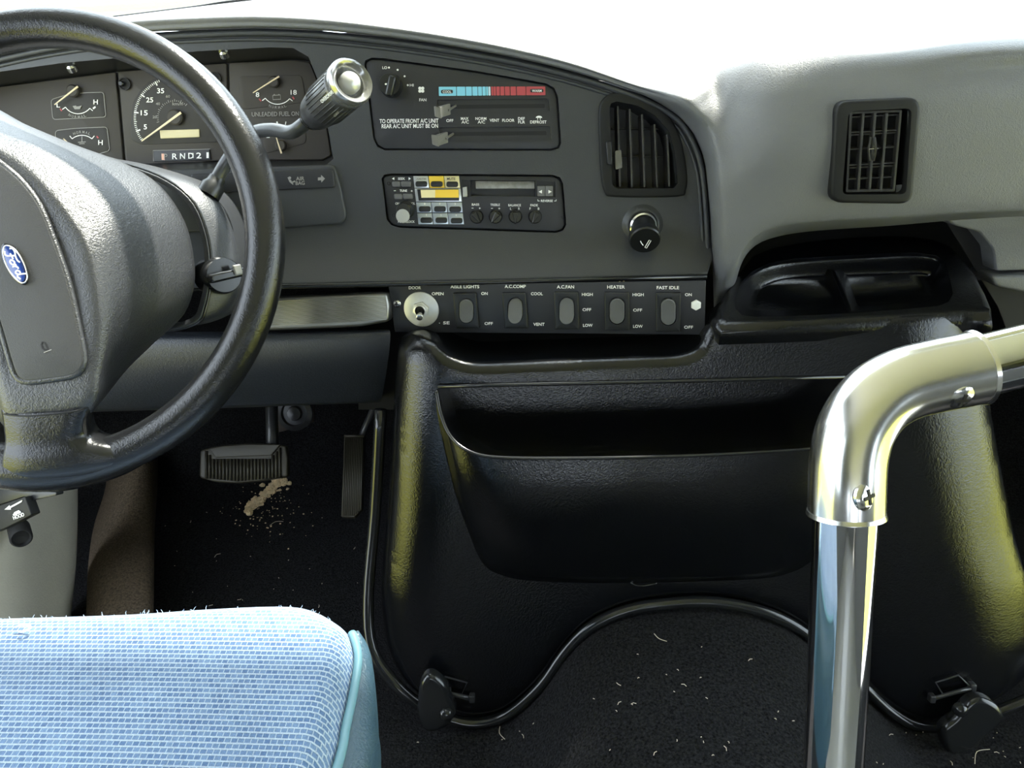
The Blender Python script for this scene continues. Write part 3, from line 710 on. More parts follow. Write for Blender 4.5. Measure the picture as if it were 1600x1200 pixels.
text(RB, 'AM/FM', *r5(390, 98), 15, 3, grey_ink, radio, h=.0018); text(RB, 'MUTE', *r5(625, 97), 13, 4, panel_mat, radio, h=.0018)
ds = mk('display_window', on(RB, plate(RB.uvs([r5(360, 178), r5(684, 176), r5(688, 268), r5(372, 268)]), r=.0004, depth=.002), .0022), black_mat, radio)
decal(RB, RB.uvs([r5(386, 184), r5(500, 183), r5(500, 244), r5(392, 245)], .0026), M('cream reflection display', (.95, .82, .45), .3), ds, 'display_glass', h=.0026)  # cream and amber halves both carry the painted yellow reflection
decal(RB, RB.uvs([r5(500, 183), r5(682, 181), r5(684, 244), r5(500, 244)], .0026), amber_glare_mat, ds, 'display_glass', h=.0026)
for X0, X1, Y in ((165, 229, 140), (233, 312, 138), (180, 244, 236), (248, 326, 235)):
    q = rounded(RB.uvs([r5(X0, Y-22), r5(X1, Y-22), r5(X1+4, Y+22), r5(X0+4, Y+22)]), .0022)
    mk('rocker_button', on(RB, plate(q, r=.001, depth=.0035), .0035), M('grey rocker button', (.11, .11, .115), .45), radio)
for s, X, Y, w in (('SEEK', 237, 96, 11), ('TUNE', 252, 190, 11.5), ('ON', 205, 290, 6.5), ('VOL', 323, 290, 8), ('BASS', 815, 298, 11.5), ('TREBLE', 968, 300, 15), ('BALANCE', 1120, 303, 19.5), ('FADE', 1273, 303, 11.5), ('L', 1090, 330, 2), ('R', 1155, 330, 2.4), ('F', 1242, 330, 2), ('B', 1308, 330, 2.4), ('REVERSE', 1372, 269, 18.5), ('PUSH CLOCK', 275, 432, 26)):
    text(RB, s, *r5(X, Y), w, 3.6, white_ink, radio)
for X, Y, s in ((185, 190, '-'), (317, 192, '+'), (792, 326, '-'), (848, 327, '+'), (943, 328, '-'), (1000, 329, '+')): text(RB, s, *r5(X, Y), 3.0, 3.0 if s == '+' else .8, white_ink, radio)
for X, d in ((172, -1), (302, 1)): decal(RB, RB.uvs([r5(X-9*d, 85), r5(X+9*d, 96), r5(X-9*d, 107)]), white_ink, radio, 'arrow_mark')
stroke(RB, [r5(1302, 258), r5(1302, 270), r5(1316, 270)], .8, white_ink, radio, 'bracket_mark'); stroke(RB, [r5(1430, 270), r5(1445, 270), r5(1445, 258)], .8, white_ink, radio, 'bracket_mark')
for X, d in ((1328, -1), (1390, 1)):
    q = rounded(RB.uvs([r5(X-30, 152), r5(X+30, 152), r5(X+30, 236), r5(X-30, 236)]), .001)
    b = mk('direction_button', on(RB, plate(q, r=.0008, depth=.006), .001), M('dark grey button', (.13, .13, .135), .4), radio)
    decal(RB.off(.001), RB.uvs([r5(X-6*d, 184), r5(X+20*d, 198), r5(X-6*d, 212)], .001), white_ink, b, 'arrow_mark')
for X, Y in ((138, 133), (178, 382), (1482, 140), (1500, 398)):
    o = RB.px(*r5(X, Y), 0); mk('mounting_hole', lathe(o, RB.n, [(.0022, .0004), (.0017, .0006), (.0015, -.001), (.0001, -.0012)], 14, cap=False), void_mat, radio)
# volume knob
o = RB.px(*r5(272, 340), 0); tip = RB.px(*r5(247, 388), .022); ax = (tip-o).normalized()
vk = mk('volume_knob', lathe(o, RB.n, [(.0108, 0), (.0108, .004), (.0092, .006), (.0088, .022), (.0078, .0235)], 28), black_mat, radio)
mk('knob_cap', lathe(RB.px(*r5(247, 388), .0236), RB.n, [(.0082, -.001), (.0082, .0005), (.0076, .0012), (.0001, .0012)], 28, cap=False), M('grey knob cap', (.40, .40, .39), .45), vk)
for X, Y, rot in ((825, 400, 35), (972, 400, -35), (1126, 398, 0), (1280, 400, -28)):
    o = RB.px(*r5(X, Y-8), 0)
    tk = mk('tone_knob', lathe(o, RB.n, [(.0086, 0), (.0082, .008), (.007, .010), (.0001, .010)], 24, cap=False), gloss_mat, radio)
    dn = (RB.v*-math.cos(R(rot)) + RB.u*(math.sin(R(rot)))).normalized(); sd = RB.n.cross(dn)
    c = o + RB.n*.012
    V = [c-dn*.006-sd*.0045, c-dn*.006+sd*.0045, c+dn*.0095+sd*.001, c+dn*.0095-sd*.001]
    V2 = [q+RB.n*.008 - (q-c)*.15 for q in V]; V0 = [q-RB.n*.008 for q in V]
    mk('pointer_grip', (V0+V2, [[3, 2, 1, 0], [4, 5, 6, 7]]+[[i, (i+1) % 4, 4+(i+1) % 4, 4+i] for i in range(4)]), gloss_mat, tk, smooth=0, bevel=.0008)

# ================================================================== left vent (in the bezel)
def vent_bar(fr, p, q, w, h0, h1, mat, par, nm='slat'):
    a = Vector(fr.uv(*p, h1)); b = Vector(fr.uv(*q, h1)); d = (b-a).normalized(); n = Vector((-d.y, d.x))*w/2
    q4 = [(a+n)[:], (b+n)[:], (b-n)[:], (a-n)[:]]
    return mk(nm, on(fr, plate(q4, r=0, depth=h1-h0, back=True), h1), mat, par, smooth=0, bevel=.0004)
vent = thing('air_vent', BZ.px(1000, 310), 'quarter round air vent with vertical slats beside the radio panel', 'air vent')
mk('frame', on(BZ, plate(catmull([Vector(p) for p in BZ.uvs(VO)], 3, True), r=.003, depth=.006, holes=[(BZ.uvs(VI), .02, False)]), .004), vent_mat, vent)
for (x0, y0, x1, y1) in ((149, 150, 156, 438), (192, 160, 200, 440), (236, 180, 245, 440), (281, 215, 290, 440), (327, 252, 334, 438)):
    vent_bar(BZ, c3(x0, y0), c3(x1, y1), .0022, -.035, -.008, smoke_mat if 0 else M('dark slat plastic', (.045, .044, .043), .35), vent)
for (x0, y0, x1, y1) in ((128, 230, 345, 232), (128, 330, 355, 332)): vent_bar(BZ, c3(x0, y0), c3(x1, y1), .002, -.05, -.038, black_mat, vent, 'rear_louvre')
mk('slat_clip', on(BZ, plate(rounded(BZ.uvs([c3(138, 310), c3(162, 306), c3(166, 372), c3(140, 378)], -.002), .002), r=.001, depth=.012), -.002), smoke_mat, vent)
mk('thumb_wheel', on(BZ, plate(rounded(BZ.uvs([c3(104, 278), c3(124, 274), c3(128, 362), c3(110, 362)]), .003), r=.0015, depth=.006), .008), black_mat, vent)
# ================================================================== right vent (in the grey pad)
VR = Frame(at(1365, 235, .858), (1, .0, 0), (0, math.sin(R(4)), math.cos(R(4))))
vent2 = thing('air_vent', VR.px(1360, 315), 'upright rectangular air vent grille in the grey dashboard', 'air vent')
vo = rounded(VR.uvs([c3(922, 132), c3(1226, 118), c3(1194, 498), c3(903, 494)]), .014); vi = rounded(VR.uvs([c3(965, 168), c3(1190, 156), c3(1170, 462), c3(943, 464)]), .007)
mk('frame', on(VR, plate(vo, r=.004, depth=.03, holes=[(vi, .03, True)]), .006), vent_mat, vent2)
slm = M('grey grille plastic', (.030, .030, .030), .35)
rim = VR.uvs([c3(976, 170), c3(1164, 162), c3(1138, 456), c3(962, 458)]); rim_i = VR.uvs([c3(986, 178), c3(1155, 171), c3(1131, 447), c3(970, 449)])
mk('grille_frame', on(VR, plate(rounded(rim, .002), r=.0005, depth=.008, holes=[(rounded(rim_i, .0015), .008, False)]), .001), slm, vent2)
for t in (.24, .49, .74):
    x0 = 986+(1155-986)*t; x1 = 970+(1131-970)*t
    vent_bar(VR, c3(x0, 174), c3(x1, 450), .0026, -.008, .001, slm, vent2)
for y in (188, 243, 252, 303, 360, 370, 410):
    t = (y-170)/280; vent_bar(VR, c3(984-16*t, y+2), c3(1157-26*t, y-7), .0019, -.016, -.003, slm, vent2, 'cross_louvre')
for dx in (-9, 9): mk('thumb_fin', tube([VR.px(*c3(1060+dx*.8, 262), .001), VR.px(*c3(1058+dx*1.5, 305), .006), VR.px(*c3(1056+dx*.8, 345), .001)], .0012, 8), slm, vent2)
mk('fin_bridge', tube([VR.px(*c3(1040, 305), .004), VR.px(*c3(1080, 302), .004)], .0009, 8), screw_mat, vent2)

# ================================================================== cigarette lighter
LH = flare_h(1003, 365)
lighter = thing('cigarette_lighter', BZ.px(1003, 400, LH), 'round black cigarette lighter below the quarter round vent', 'lighter')
o = BZ.px(1003, 352, LH-.004)
mk('socket_boss', lathe(o, BZ.n, [(.036, -.002), (.030, .001), (.022, .006), (.0205, .009), (.018, .0095), (.0175, .004), (.0001, .004)], 40, cap=False), bezel_mat, lighter, smooth=60)
k0 = BZ.px(1004, 354, LH+.003); k1 = BZ.px(1007, 376, LH+.026); ax = (k1-k0).normalized(); L = (k1-k0).length
mk('chrome_collar', lathe(k0, BZ.n, [(.0150, 0), (.0165, .004), (.0165, .0075), (.0145, .009), (.0140, .008)], 32, cap=False), screw_mat, lighter)
kb = mk('knob', lathe(k0+BZ.n*.004, ax, [(.0150, 0), (.0150, L*.45), (.0185, L*.62), (.0188, L*.94), (.0175, L), (.0001, L)], 36, cap=False), black_mat, lighter)
lf = Frame(k0+BZ.n*.004+ax*(L+.0003), (1, 0, 0), BZ.v); lf2 = Frame(lf.o, ax.cross(Vector((1, 0, 0))).cross(ax)*1.0, BZ.v)
stroke(lf2, [c3(246, 655), c3(262, 628), c3(268, 631), c3(252, 658), c3(246, 655)], .9, white_ink, kb, 'cigarette_mark', h=.0005)
stroke(lf2, [c3(240, 648), c3(234, 640), c3(230, 632)], 1.3, white_ink, kb, 'smoke_mark', h=.0005)
# ================================================================== switch panel
a = at(608, 482, .888); b = at(1103, 480, .835)
SW = Frame(a, b-a, (0, math.sin(R(6)), math.cos(R(6))))
sw = thing('switch_panel', SW.px(855, 520), 'black switch panel with toggle and five rockers below the dash', 'switch panel')
mk('panel', on(SW, plate(rounded(SW.uvs([(607, 447), (1103, 439), (1101, 523), (617, 519)]), .001), r=.0005, depth=.003, back=True)), panel_mat, sw)
def s6(X, Y): return (600+X/6.1538, 430+Y/6.1538)
def s7(X, Y): return (840+X/5.9259, 430+Y/5.9259)
for s, f, X, Y, w in (('DOOR', s6, 297, 121, 19), ('OPEN', s6, 516, 178, 18.5), ('AISLE LIGHTS', s6, 777, 110, 45), ('ON', s6, 966, 176, 10), ('OFF', s6, 1007, 464, 13), ('A.C.COMP', s6, 1262, 108, 33), ('COOL', s6, 1470, 178, 18.5), ('VENT', s6, 1490, 472, 17.5), ('A.C.FAN', s7, 258, 108, 27), ('HIGH', s7, 460, 178, 17), ('OFF', s7, 456, 319, 13.5), ('LOW', s7, 465, 464, 15), ('HEATER', s7, 726, 109, 27.5), ('HIGH', s7, 931, 180, 17.5), ('OFF', s7, 926, 323, 14), ('LOW', s7, 929, 473, 15), ('FAST IDLE', s7, 1206, 115, 35), ('ON', s7, 1396, 180, 10.5), ('OFF', s7, 1398, 481, 14)):
    text(SW, s, *f(X, Y), w, 5.0 if w > 24 else 4.6, white_ink, sw)
text(SW, 'SE', *s6(600, 458), 10, 4.6, white_ink, sw); stroke(SW, [s6(530, 462), s6(536, 460)], 1, white_ink, sw, 'worn_print')
def rocker(f, x0, y0, x1, y1, dx, tilt):
    q = rounded(SW.uvs([f(x0, y0), f(x1, y0), f(x1+dx, y1), f(x0+dx, y1)]), .0012)
    cx, cy = (x0+x1)/2+dx*.5, (y0+y1)/2+ (5 if tilt == 0 else 0); wx = (x1-x0)*.335; wy = (y1-y0)*.365
    ov = [f(cx + wx*max(-1, min(1, 1.0*math.cos(t))) , cy + (wy-wx)*(1 if math.sin(t) > 0 else -1) + wx*math.sin(t)) for t in [2*math.pi*(k+.5)/28 for k in range(28)]]
    hov = SW.uvs(ov, .003)
    rs = mk('rocker_switch', on(SW, plate(q, r=.0012, depth=.006, holes=[(hov, .006, True)]), .005), black_mat, sw)
    c = Vector((sum(p[0] for p in hov)/len(hov), sum(p[1] for p in hov)/len(hov))); ins = [((p[0]-c.x)*.9+c.x, (p[1]-c.y)*.93+c.y) for p in hov]
    half = max(p[1]-c.y for p in ins)
    def dip(u, v, h):
        t = (v-c.y)/half
        return (u, v, h + (tilt*.0055*t if h > -.004 else 0) - (.0012*(1-t*t) if h > -.004 else 0)) 
    mk('rocker', on(SW, plate(ins, r=.0009, depth=.010, grid=.004, deform=dip), .0075), rocker_mat, rs)
rocker(s6, 668, 165, 890, 500, 32, 0); rocker(s6, 1140, 162, 1365, 500, 26, -1); rocker(s7, 155, 150, 378, 492, 10, -.8); rocker(s7, 618, 153, 846, 500, 8, .25); rocker(s7, 1096, 155, 1322, 512, 0, .25)
# door toggle
o = SW.px(*s6(362, 325), .0); rr = (SW.px(*s6(530, 325), 0)-o).length
tg = mk('toggle_switch', lathe(o, SW.n, [(rr, .0003), (rr, .0018), (rr*.95, .0022), (rr*.3, .0022)], 40), zinc_mat, sw)
hexa = [(math.cos(R(60*k+15))*rr*.48, math.sin(R(60*k+15))*rr*.48) for k in range(6)]
tf = Frame(o, SW.u, SW.v)
mk('hex_nut', on(tf, plate(hexa, r=.0008, depth=.004, holes=[([(math.cos(R(18*k))*rr*.27, math.sin(R(18*k))*rr*.27) for k in range(20)], .003, True)]), .006), zinc_mat, tg)
mk('bushing', lathe(o, SW.n, [(rr*.36, .004), (rr*.36, .009), (rr*.28, .0095)], 24, cap=False), zinc_mat, tg)
mk('bushing_shade', lathe(o, SW.n, [(rr*.28, .0095), (rr*.22, .0075), (.0001, .007)], 24, cap=False), void_mat, tg)  # dark disc, shade of the bushing hole put into its colour
t1 = SW.px(*s6(342, 408), .024); t0 = o+SW.n*.006
mk('bat_lever', tube(catmull([t0, t0.lerp(t1, .5), t0.lerp(t1, .92), t1], 3), [.0026, .0027, .0029, .0031, .0034, .0037, .0040, .0042, .0041, .0028], 14), screw_mat, tg, smooth=180)
# mounting screws
def cross_screw(fr, px, py, r, par, mat=screw_mat, nm='screw', h=0.0, n=None):
    o = fr.px(px, py, h); ax = n or fr.n
    s = mk(nm, lathe(o, ax, [(r, -.001), (r, .0006), (r*.85, .0017), (r*.5, .0025), (.0001, .0027)], 18, cap=False), mat, par)
    u = fr.u; v = ax.cross(u)
    mk('cross_slot', join(box(o+ax*.0026, (r*1.1, r*.22, .0010), u, v, ax), box(o+ax*.0026, (r*.22, r*1.1, .0010), u, v, ax)), void_mat, s, smooth=0)
cross_screw(SW, *s6(128, 272), .0052, sw)
mk('hex_bolt', on(SW, plate([(SW.uv(*s7(1466, 273))[0]+.0062*math.cos(R(60*k+30)), SW.uv(*s7(1466, 273))[1]+.0062*math.sin(R(60*k+30))) for k in range(6)], r=.001, depth=.004), .004), M('white nylon bolt', (.80, .80, .78), .4), sw)
# loose wires in the gap above the panel
for k, (pts, c) in enumerate((([(878, 441), (882, 436), (890, 437), (893, 442)], (.55, .42, .15)), ([(968, 441), (971, 435), (978, 437), (981, 431), (987, 429)], (.60, .48, .20)), ([(974, 440), (979, 434), (985, 433)], (.30, .20, .08)))):
    mk('wire', tube(catmull([at(x, y, .875+.006*i) for i, (x, y) in enumerate(pts)], 4), .0011, 6), M('wire insulation %d' % k, c, .4), sw, smooth=180)

# ================================================================== ribbed trim strip and knee panel
RS = Frame(at(520, 485, .872), (1, -.02, 0), (0, math.sin(R(18)), math.cos(R(18))))
strip = thing('dash_trim_strip', RS.px(520, 512), 'ribbed silver grey trim strip left of the switch panel', 'trim strip')
def bow(u, v, h): return (u, v, h)
mk('strip_body', on(RS, plate(rounded(RS.uvs([(395, 467), (604, 456), (609, 480), (607, 503), (560, 511), (395, 518)]), .006), r=.005, depth=.03, seg=5)), ribbed_mat, strip, smooth=60)
p0 = [RS.uv(x, y) for x, y in ((402, 471), (602, 461))]; p1 = [RS.uv(x, y) for x, y in ((402, 511), (604, 500))]
for k in range(17):
    t = (k+.5)/17; A = Vector(p0[0]).lerp(Vector(p1[0]), t); B = Vector(p0[1]).lerp(Vector(p1[1]), t)
    mk('rib', tube([RS.pt(A.x, A.y, .0002), RS.pt(B.x, B.y, .0002)], .0008, 6), ribbed_mat, strip, smooth=180)
kp = [[at(x, y, Y) for x, y, Y in r] for r in (
    [(-160, 530, .90), (100, 523, .89), (240, 519, .885), (400, 518, .88), (560, 516, .875), (606, 514, .874)],
    [(-160, 545, .875), (100, 537, .868), (240, 533, .862), (400, 530, .858), (560, 526, .856), (610, 523, .86)],
    [(-160, 590, .875), (100, 580, .866), (240, 577, .858), (400, 572, .856), (560, 570, .856), (606, 567, .86)],
    [(-160, 635, .895), (100, 632, .885), (240, 630, .88), (400, 622, .88), (560, 618, .88), (598, 615, .885)],
    [(-160, 652, .92), (100, 645, .91), (240, 641, .905), (400, 636, .90), (560, 630, .90), (594, 628, .905)],
    [(-160, 640, 1.0), (100, 636, 1.0), (240, 632, 1.0), (400, 628, 1.0), (560, 622, 1.0), (590, 620, 1.0)])]
knee_mat = M('blue black knee panel', (.016, .019, .025), .34, bump=(450, .25, 'leather'))
tag(mk('knee_panel', sheet(kp, 5, 5), knee_mat, smooth=180), 'dark knee panel below the steering column', 'knee panel')
# ================================================================== steering wheel
W = Frame(deep(68, 384, .625), (1, 0, 0), (0, math.sin(R(30)), math.cos(R(30))))
wheel = thing('steering_wheel', W.pt(0, -.195, -.02), 'black leather grained steering wheel turned to the right', 'steering wheel')
RO, RI = .1805, .0158
ringp = []; rads = []
for k in range(96):
    a = 2*math.pi*k/96; ringp.append(W.pt(RO*math.cos(a), RO*math.sin(a), 0))
    d = abs(((math.degrees(a)-268+180) % 360)-180); rads.append(RI + .0035*math.exp(-(d/16)**2))
mk('rim', tube(ringp, rads, 24, closed=True), leather_mat, wheel, smooth=180)
# hub: rings from the front face back to the column
h0 = [(-190, 130), (-60, 190), (0, 226), (56, 262), (110, 318), (146, 376), (162, 450), (166, 512), (157, 580), (142, 634), (70, 650), (12, 652), (-14, 580), (-50, 480), (-110, 350), (-170, 240)]
h1 = [(-210, 100), (-70, 170), (0, 203), (72, 232), (140, 280), (184, 345), (200, 430), (196, 505), (176, 572), (148, 640), (70, 662), (5, 662), (-26, 590), (-64, 480), (-125, 350), (-190, 230)]
h2 = [(-120, 120), (-20, 170), (60, 208), (135, 243), (205, 285), (246, 345), (262, 420), (258, 480), (232, 535), (180, 590), (90, 600), (20, 600), (-10, 560), (-30, 460), (-80, 340), (-120, 230)]
h3 = [(0, 180), (60, 205), (130, 232), (195, 255), (250, 290), (288, 345), (303, 405), (302, 455), (280, 500), (225, 530), (130, 540), (70, 540), (40, 500), (20, 420), (0, 330), (-10, 240)]
def ringw(pts, h): return [W.px(x, y, h) for x, y in pts]
def shrink(pts, k): 
    cx = sum(p[0] for p in pts)/len(pts); cy = sum(p[1] for p in pts)/len(pts)
    return [(cx+(x-cx)*k, cy+(y-cy)*k) for x, y in pts]
hub = sheet([ringw(shrink(h0, .62), .030), ringw(shrink(h0, .84), .031), ringw(h0, .026), ringw(h1, .006), ringw(h2, -.035), ringw(h3, -.075), ringw(shrink(h3, .9), -.085)], 4, 5, True)
V, F = hub; n0 = len(h0)*4; F.append(list(range(n0)))
hb = mk('hub', (V, F), hub_mat, wheel, smooth=180)
# horn panel set into the hub with a raised bead round it
HP = [(-120, 215), (-40, 228), (0, 255), (34, 284), (62, 322), (84, 376), (106, 440), (121, 505), (130, 550), (129, 572), (115, 586), (75, 593), (42, 596), (26, 587), (16, 560), (0, 505), (-30, 420), (-80, 320)]
hf = W.off(.0345)
horn = mk('horn_panel', on(hf, plate(catmull([Vector(p) for p in hf.uvs(HP)], 3, True), r=.002, depth=.010)), pad_mat, wheel, smooth=50)
mk('panel_bead', tube(catmull([hf.px(x, y, -.003) for x, y in HP], 4, True), .0028, 10, closed=True), hub_mat, wheel, smooth=180)
# lower spoke flowing into the rim
sp_rows = [[(2, 640, .026), (30, 646, .029), (75, 645, .030), (120, 641, .029), (146, 630, .022), (160, 600, .0)],
           [(6, 668, .024), (32, 672, .027), (75, 672, .027), (112, 668, .026), (136, 660, .018), (146, 640, -.004)],
           [(8, 692, .0215), (34, 696, .0245), (78, 694, .0245), (118, 688, .022), (144, 682, .012), (158, 672, -.008)],
           [(4, 716, .0205), (36, 722, .0235), (88, 718, .0235), (140, 708, .021), (180, 698, .013), (204, 686, -.008)],
           [(2, 742, .0145), (38, 748, .0170), (94, 745, .0170), (148, 734, .0160), (198, 719, .010), (232, 702, -.005)],
           [(2, 760, -.006), (38, 767, -.004), (92, 768, -.004), (146, 758, -.004), (196, 741, -.006), (234, 720, -.014)]]
mk('spoke', sheet([[W.px(x, y, h) for x, y, h in r] for r in sp_rows], 5, 5), leather_mat, wheel, smooth=180, thick=.012)
sp2 = [[(x*.0-205+q*34, 60+k*40, .012-.003*abs(q-2)) for q in range(5)] for k in range(4)]
mk('spoke', sheet([[W.px(x, y, h) for x, y, h in r] for r in sp2], 4, 4), leather_mat, wheel, smooth=180, thick=.012)
mk('spoke_seam', tube(catmull([W.px(x, y, h+.0008) for x, y, h in ((6, 647, .0265), (34, 650, .0292), (75, 648, .0297), (120, 642, .0285), (146, 633, .022))], 4), .0007, 6), void_mat, wheel, smooth=180)
# horn symbol, pressed into the panel
e5 = lambda X, Y: (X*180/771., 360+Y*280/1200.)
stroke(hf, [e5(283, 745), e5(276, 765), e5(284, 790), e5(300, 800), e5(318, 798)], 2.2, void_mat, horn, 'horn_mark', h=.0004)
stroke(hf, [e5(288, 748), e5(300, 752), e5(310, 775), e5(322, 800), e5(340, 800)], 1.8, void_mat, horn, 'horn_mark', h=.0004)
stroke(hf, [e5(293, 818), e5(343, 798)], 1.4, grey_ink, horn, 'horn_mark', h=.0005)
# oval badge with script lettering
ec = e5(102, 226); ea = 62.5   # long axis direction, clockwise degrees in view
def eo(s, t):   # s along the reading direction (-1..1), t upwards
    c, sn = math.cos(R(ea)), math.sin(R(ea)); a_, b_ = 36.0, 14.2
    return (ec[0] + c*s*a_ + sn*t*b_, ec[1] + sn*s*a_ - c*t*b_)
def oval(k): return hf.uvs([eo(k*math.cos(R(t)), k*math.sin(R(t))) for t in range(0, 360, 9)])
em = mk('badge', on(hf, plate(oval(1.0), r=.0008, depth=.003), .0018), gloss_mat, horn)
mk('badge_field', on(hf, plate(oval(.86), r=.0004, depth=.001), .0023), emblem_blue, em) if False else None
mk('badge_ring', tube([hf.px(*eo(.90*math.cos(R(t)), .90*math.sin(R(t))), .0022) for t in range(0, 360, 9)], .0006, 8, closed=True), screw_mat, horn, smooth=180)
bf = mk('badge_field', on(hf, plate(oval(.87), r=.0004, depth=.001), .0024), emblem_blue, horn)
script = [[(-.72, .22), (-.66, .50), (-.48, .56), (-.30, .42), (-.10, .40), (.02, .55)], [(-.34, .42), (-.40, .05), (-.50, -.42), (-.64, -.50), (-.70, -.34)], [(-.52, .02), (-.36, .06), (-.24, .04)],
          [(-.16, -.02), (-.25, -.18), (-.20, -.40), (-.08, -.36), (-.02, -.16), (-.08, .02), (-.16, -.02)], [(-.04, -.06), (.06, .02)], [(.08, .06), (.06, -.20), (.04, -.42)], [(.07, -.14), (.16, .06), (.24, .04)],
          [(.46, .02), (.36, .04), (.28, -.14), (.31, -.38), (.40, -.36), (.48, -.10)], [(.58, .58), (.50, .10), (.46, -.30), (.54, -.42), (.68, -.26)]]
for s in script: stroke(hf, [eo(p.x, p.y) for p in catmull([Vector((x, y)) for x, y in s], 4)], 2.3, white_ink, bf, 'script_stroke', h=.0026)

# ================================================================== steering column, ignition, shift lever
column = thing('steering_column_shroud', W.px(250, 500, -.20), 'black steering column shroud with ignition lock behind the hub', 'steering column')
a_ = [(20, 225), (110, 238), (200, 258), (262, 282), (304, 318), (326, 375), (330, 430), (322, 478), (306, 506), (240, 521), (140, 530), (40, 520), (0, 440), (-10, 320)]
b_ = [(110, 240), (180, 248), (250, 262), (310, 284), (345, 318), (370, 375), (378, 430), (366, 476), (340, 500), (280, 512), (190, 520), (120, 510), (90, 440), (85, 330)]
c_ = [(200, 262), (250, 268), (300, 278), (345, 296), (372, 326), (392, 380), (398, 430), (386, 470), (362, 490), (310, 500), (250, 505), (200, 500), (180, 440), (175, 340)]
cl = sheet([ringw(shrink(a_, .93), -.078), ringw(shrink(a_, .985), -.077), ringw(a_, -.082), ringw(shrink(b_, .97), -.105), ringw(b_, -.15), ringw(c_, -.26)], 4, 4, True)
mk('shroud', cl, M('dark shroud plastic', (.022, .024, .028), .42, bump=(700, .2, 'noise')), column, smooth=180)
mk('shroud_bead', tube(catmull([W.px(x, y, -.081) for x, y in a_], 4, True), .0016, 8, closed=True), gloss_mat, column, smooth=180)
# ignition
i0 = W.px(352, 418, -.13); i1 = W.px(351, 430, -.078); iax = Vector((.62, -.72, .28)).normalized()
ig = mk('ignition_lock', lathe(i1-iax*.035, iax, [(.0175, 0), (.0175, .026), (.0165, .032), (.0155, .034), (.0001, .034)], 28, cap=False), gloss_mat, column, smooth=50)
iu = iax.cross(Vector((0, 0, 1))).normalized(); iv = iu.cross(iax)
mk('lock_grip', box(i1+iax*.006, (.034, .008, .014), iu, iv, iax), gloss_mat, ig, bevel=.002)
mk('key_tab', box(i1+iax*.014-iu*.008+iv*.003, (.007, .009, .004), iu, iv, iax), M('grey key plastic', (.30, .29, .27), .4), ig, bevel=.001)
mk('lever_collar', lathe(deep(328, 300, .735), (deep(352, 256, .74)-deep(328, 300, .735)), [(.011, -.004), (.011, .006), (.0085, .010), (.0075, .016)], 18), black_mat, column)
mk('cable_loop', tube(catmull([deep(318, 300, .755), deep(345, 330, .76), deep(358, 365, .765), deep(352, 392, .765), deep(342, 385, .76)], 4), .0045, 8), gloss_mat, column, smooth=180)
mk('warning_tab', box(deep(327, 317, .745), (.006, .003, .005)), M('cream tab', (.55, .50, .38), .5), column, bevel=.0006)
# gear shift lever
lever = thing('gear_shift_lever', deep(325, 305, .74), 'column gear shift lever with worn silver black knob', 'gear lever')
lp = catmull([deep(326, 303, .735), deep(352, 256, .735), deep(376, 224, .725), (deep(398, 207, .712)), deep(426, 203, .70), deep(452, 207, .69), deep(470, 198, .68), deep(490, 180, .672), deep(506, 166, .665)], 5)
mk('shaft', tube(lp, .0062, 14), M('satin grey black lever', (.05, .053, .058), .3), lever, smooth=180)
k0 = deep(489, 181, .672); k1 = deep(549, 127, .612); kax = (k1-k0); KL = kax.length; kax.normalize()
kb = mk('knob', lathe(k0, kax, [(.0075, -.002), (.0125, .001), (.0150, .008), (.0160, .016), (.0163, .024), (.0175, .026), (.0178, KL-.012), (.0165, KL-.010)], 40), knob_mat, lever, smooth=50)
mk('collar', lathe(k0, kax, [(.0076, -.004), (.0118, -.003), (.0124, .002), (.0140, .0045)], 28), gloss_mat, kb)
for k in range(30):
    a = 2*math.pi*k/30; x = kax.cross(Vector((1, 0, 0))).normalized(); y = kax.cross(x); d = x*math.cos(a)+y*math.sin(a)
    mk('grip_ridge', tube([k0+kax*.027+d*.0177, k0+kax*(KL-.013)+d*.0179], .0005, 5), knob_mat, kb, smooth=180)
mk('end_ring', lathe(k0, kax, [(.0165, KL-.011), (.0188, KL-.008), (.0190, KL-.001), (.0175, KL+.002), (.0140, KL+.001), (.0120, KL-.005), (.0085, KL-.006)], 40, cap=False), M('polished black ring', (.28, .28, .28), .18, metal=.7), kb, smooth=60)
mk('push_button', lathe(k0, kax, [(.0088, KL-.008), (.0086, KL-.001), (.0070, KL+.002), (.0001, KL+.0026)], 28, cap=False), M('grey overdrive button', (.45, .45, .44), .3, metal=.3), kb, smooth=60)
side_n = (CO-(k0+k1)/2); side_n = (side_n-kax*side_n.dot(kax)).normalized()
kf = Frame((k0+k1)/2+side_n*.0186, kax, side_n.cross(kax))
text(kf, 'OVERDRIVE', 511, 151, 25, 6, white_ink, kb, h=.0, rot=-42)
text(kf, 'OFF', 526, 178, 10, 4, grey_ink, kb, h=-.004, rot=-42)
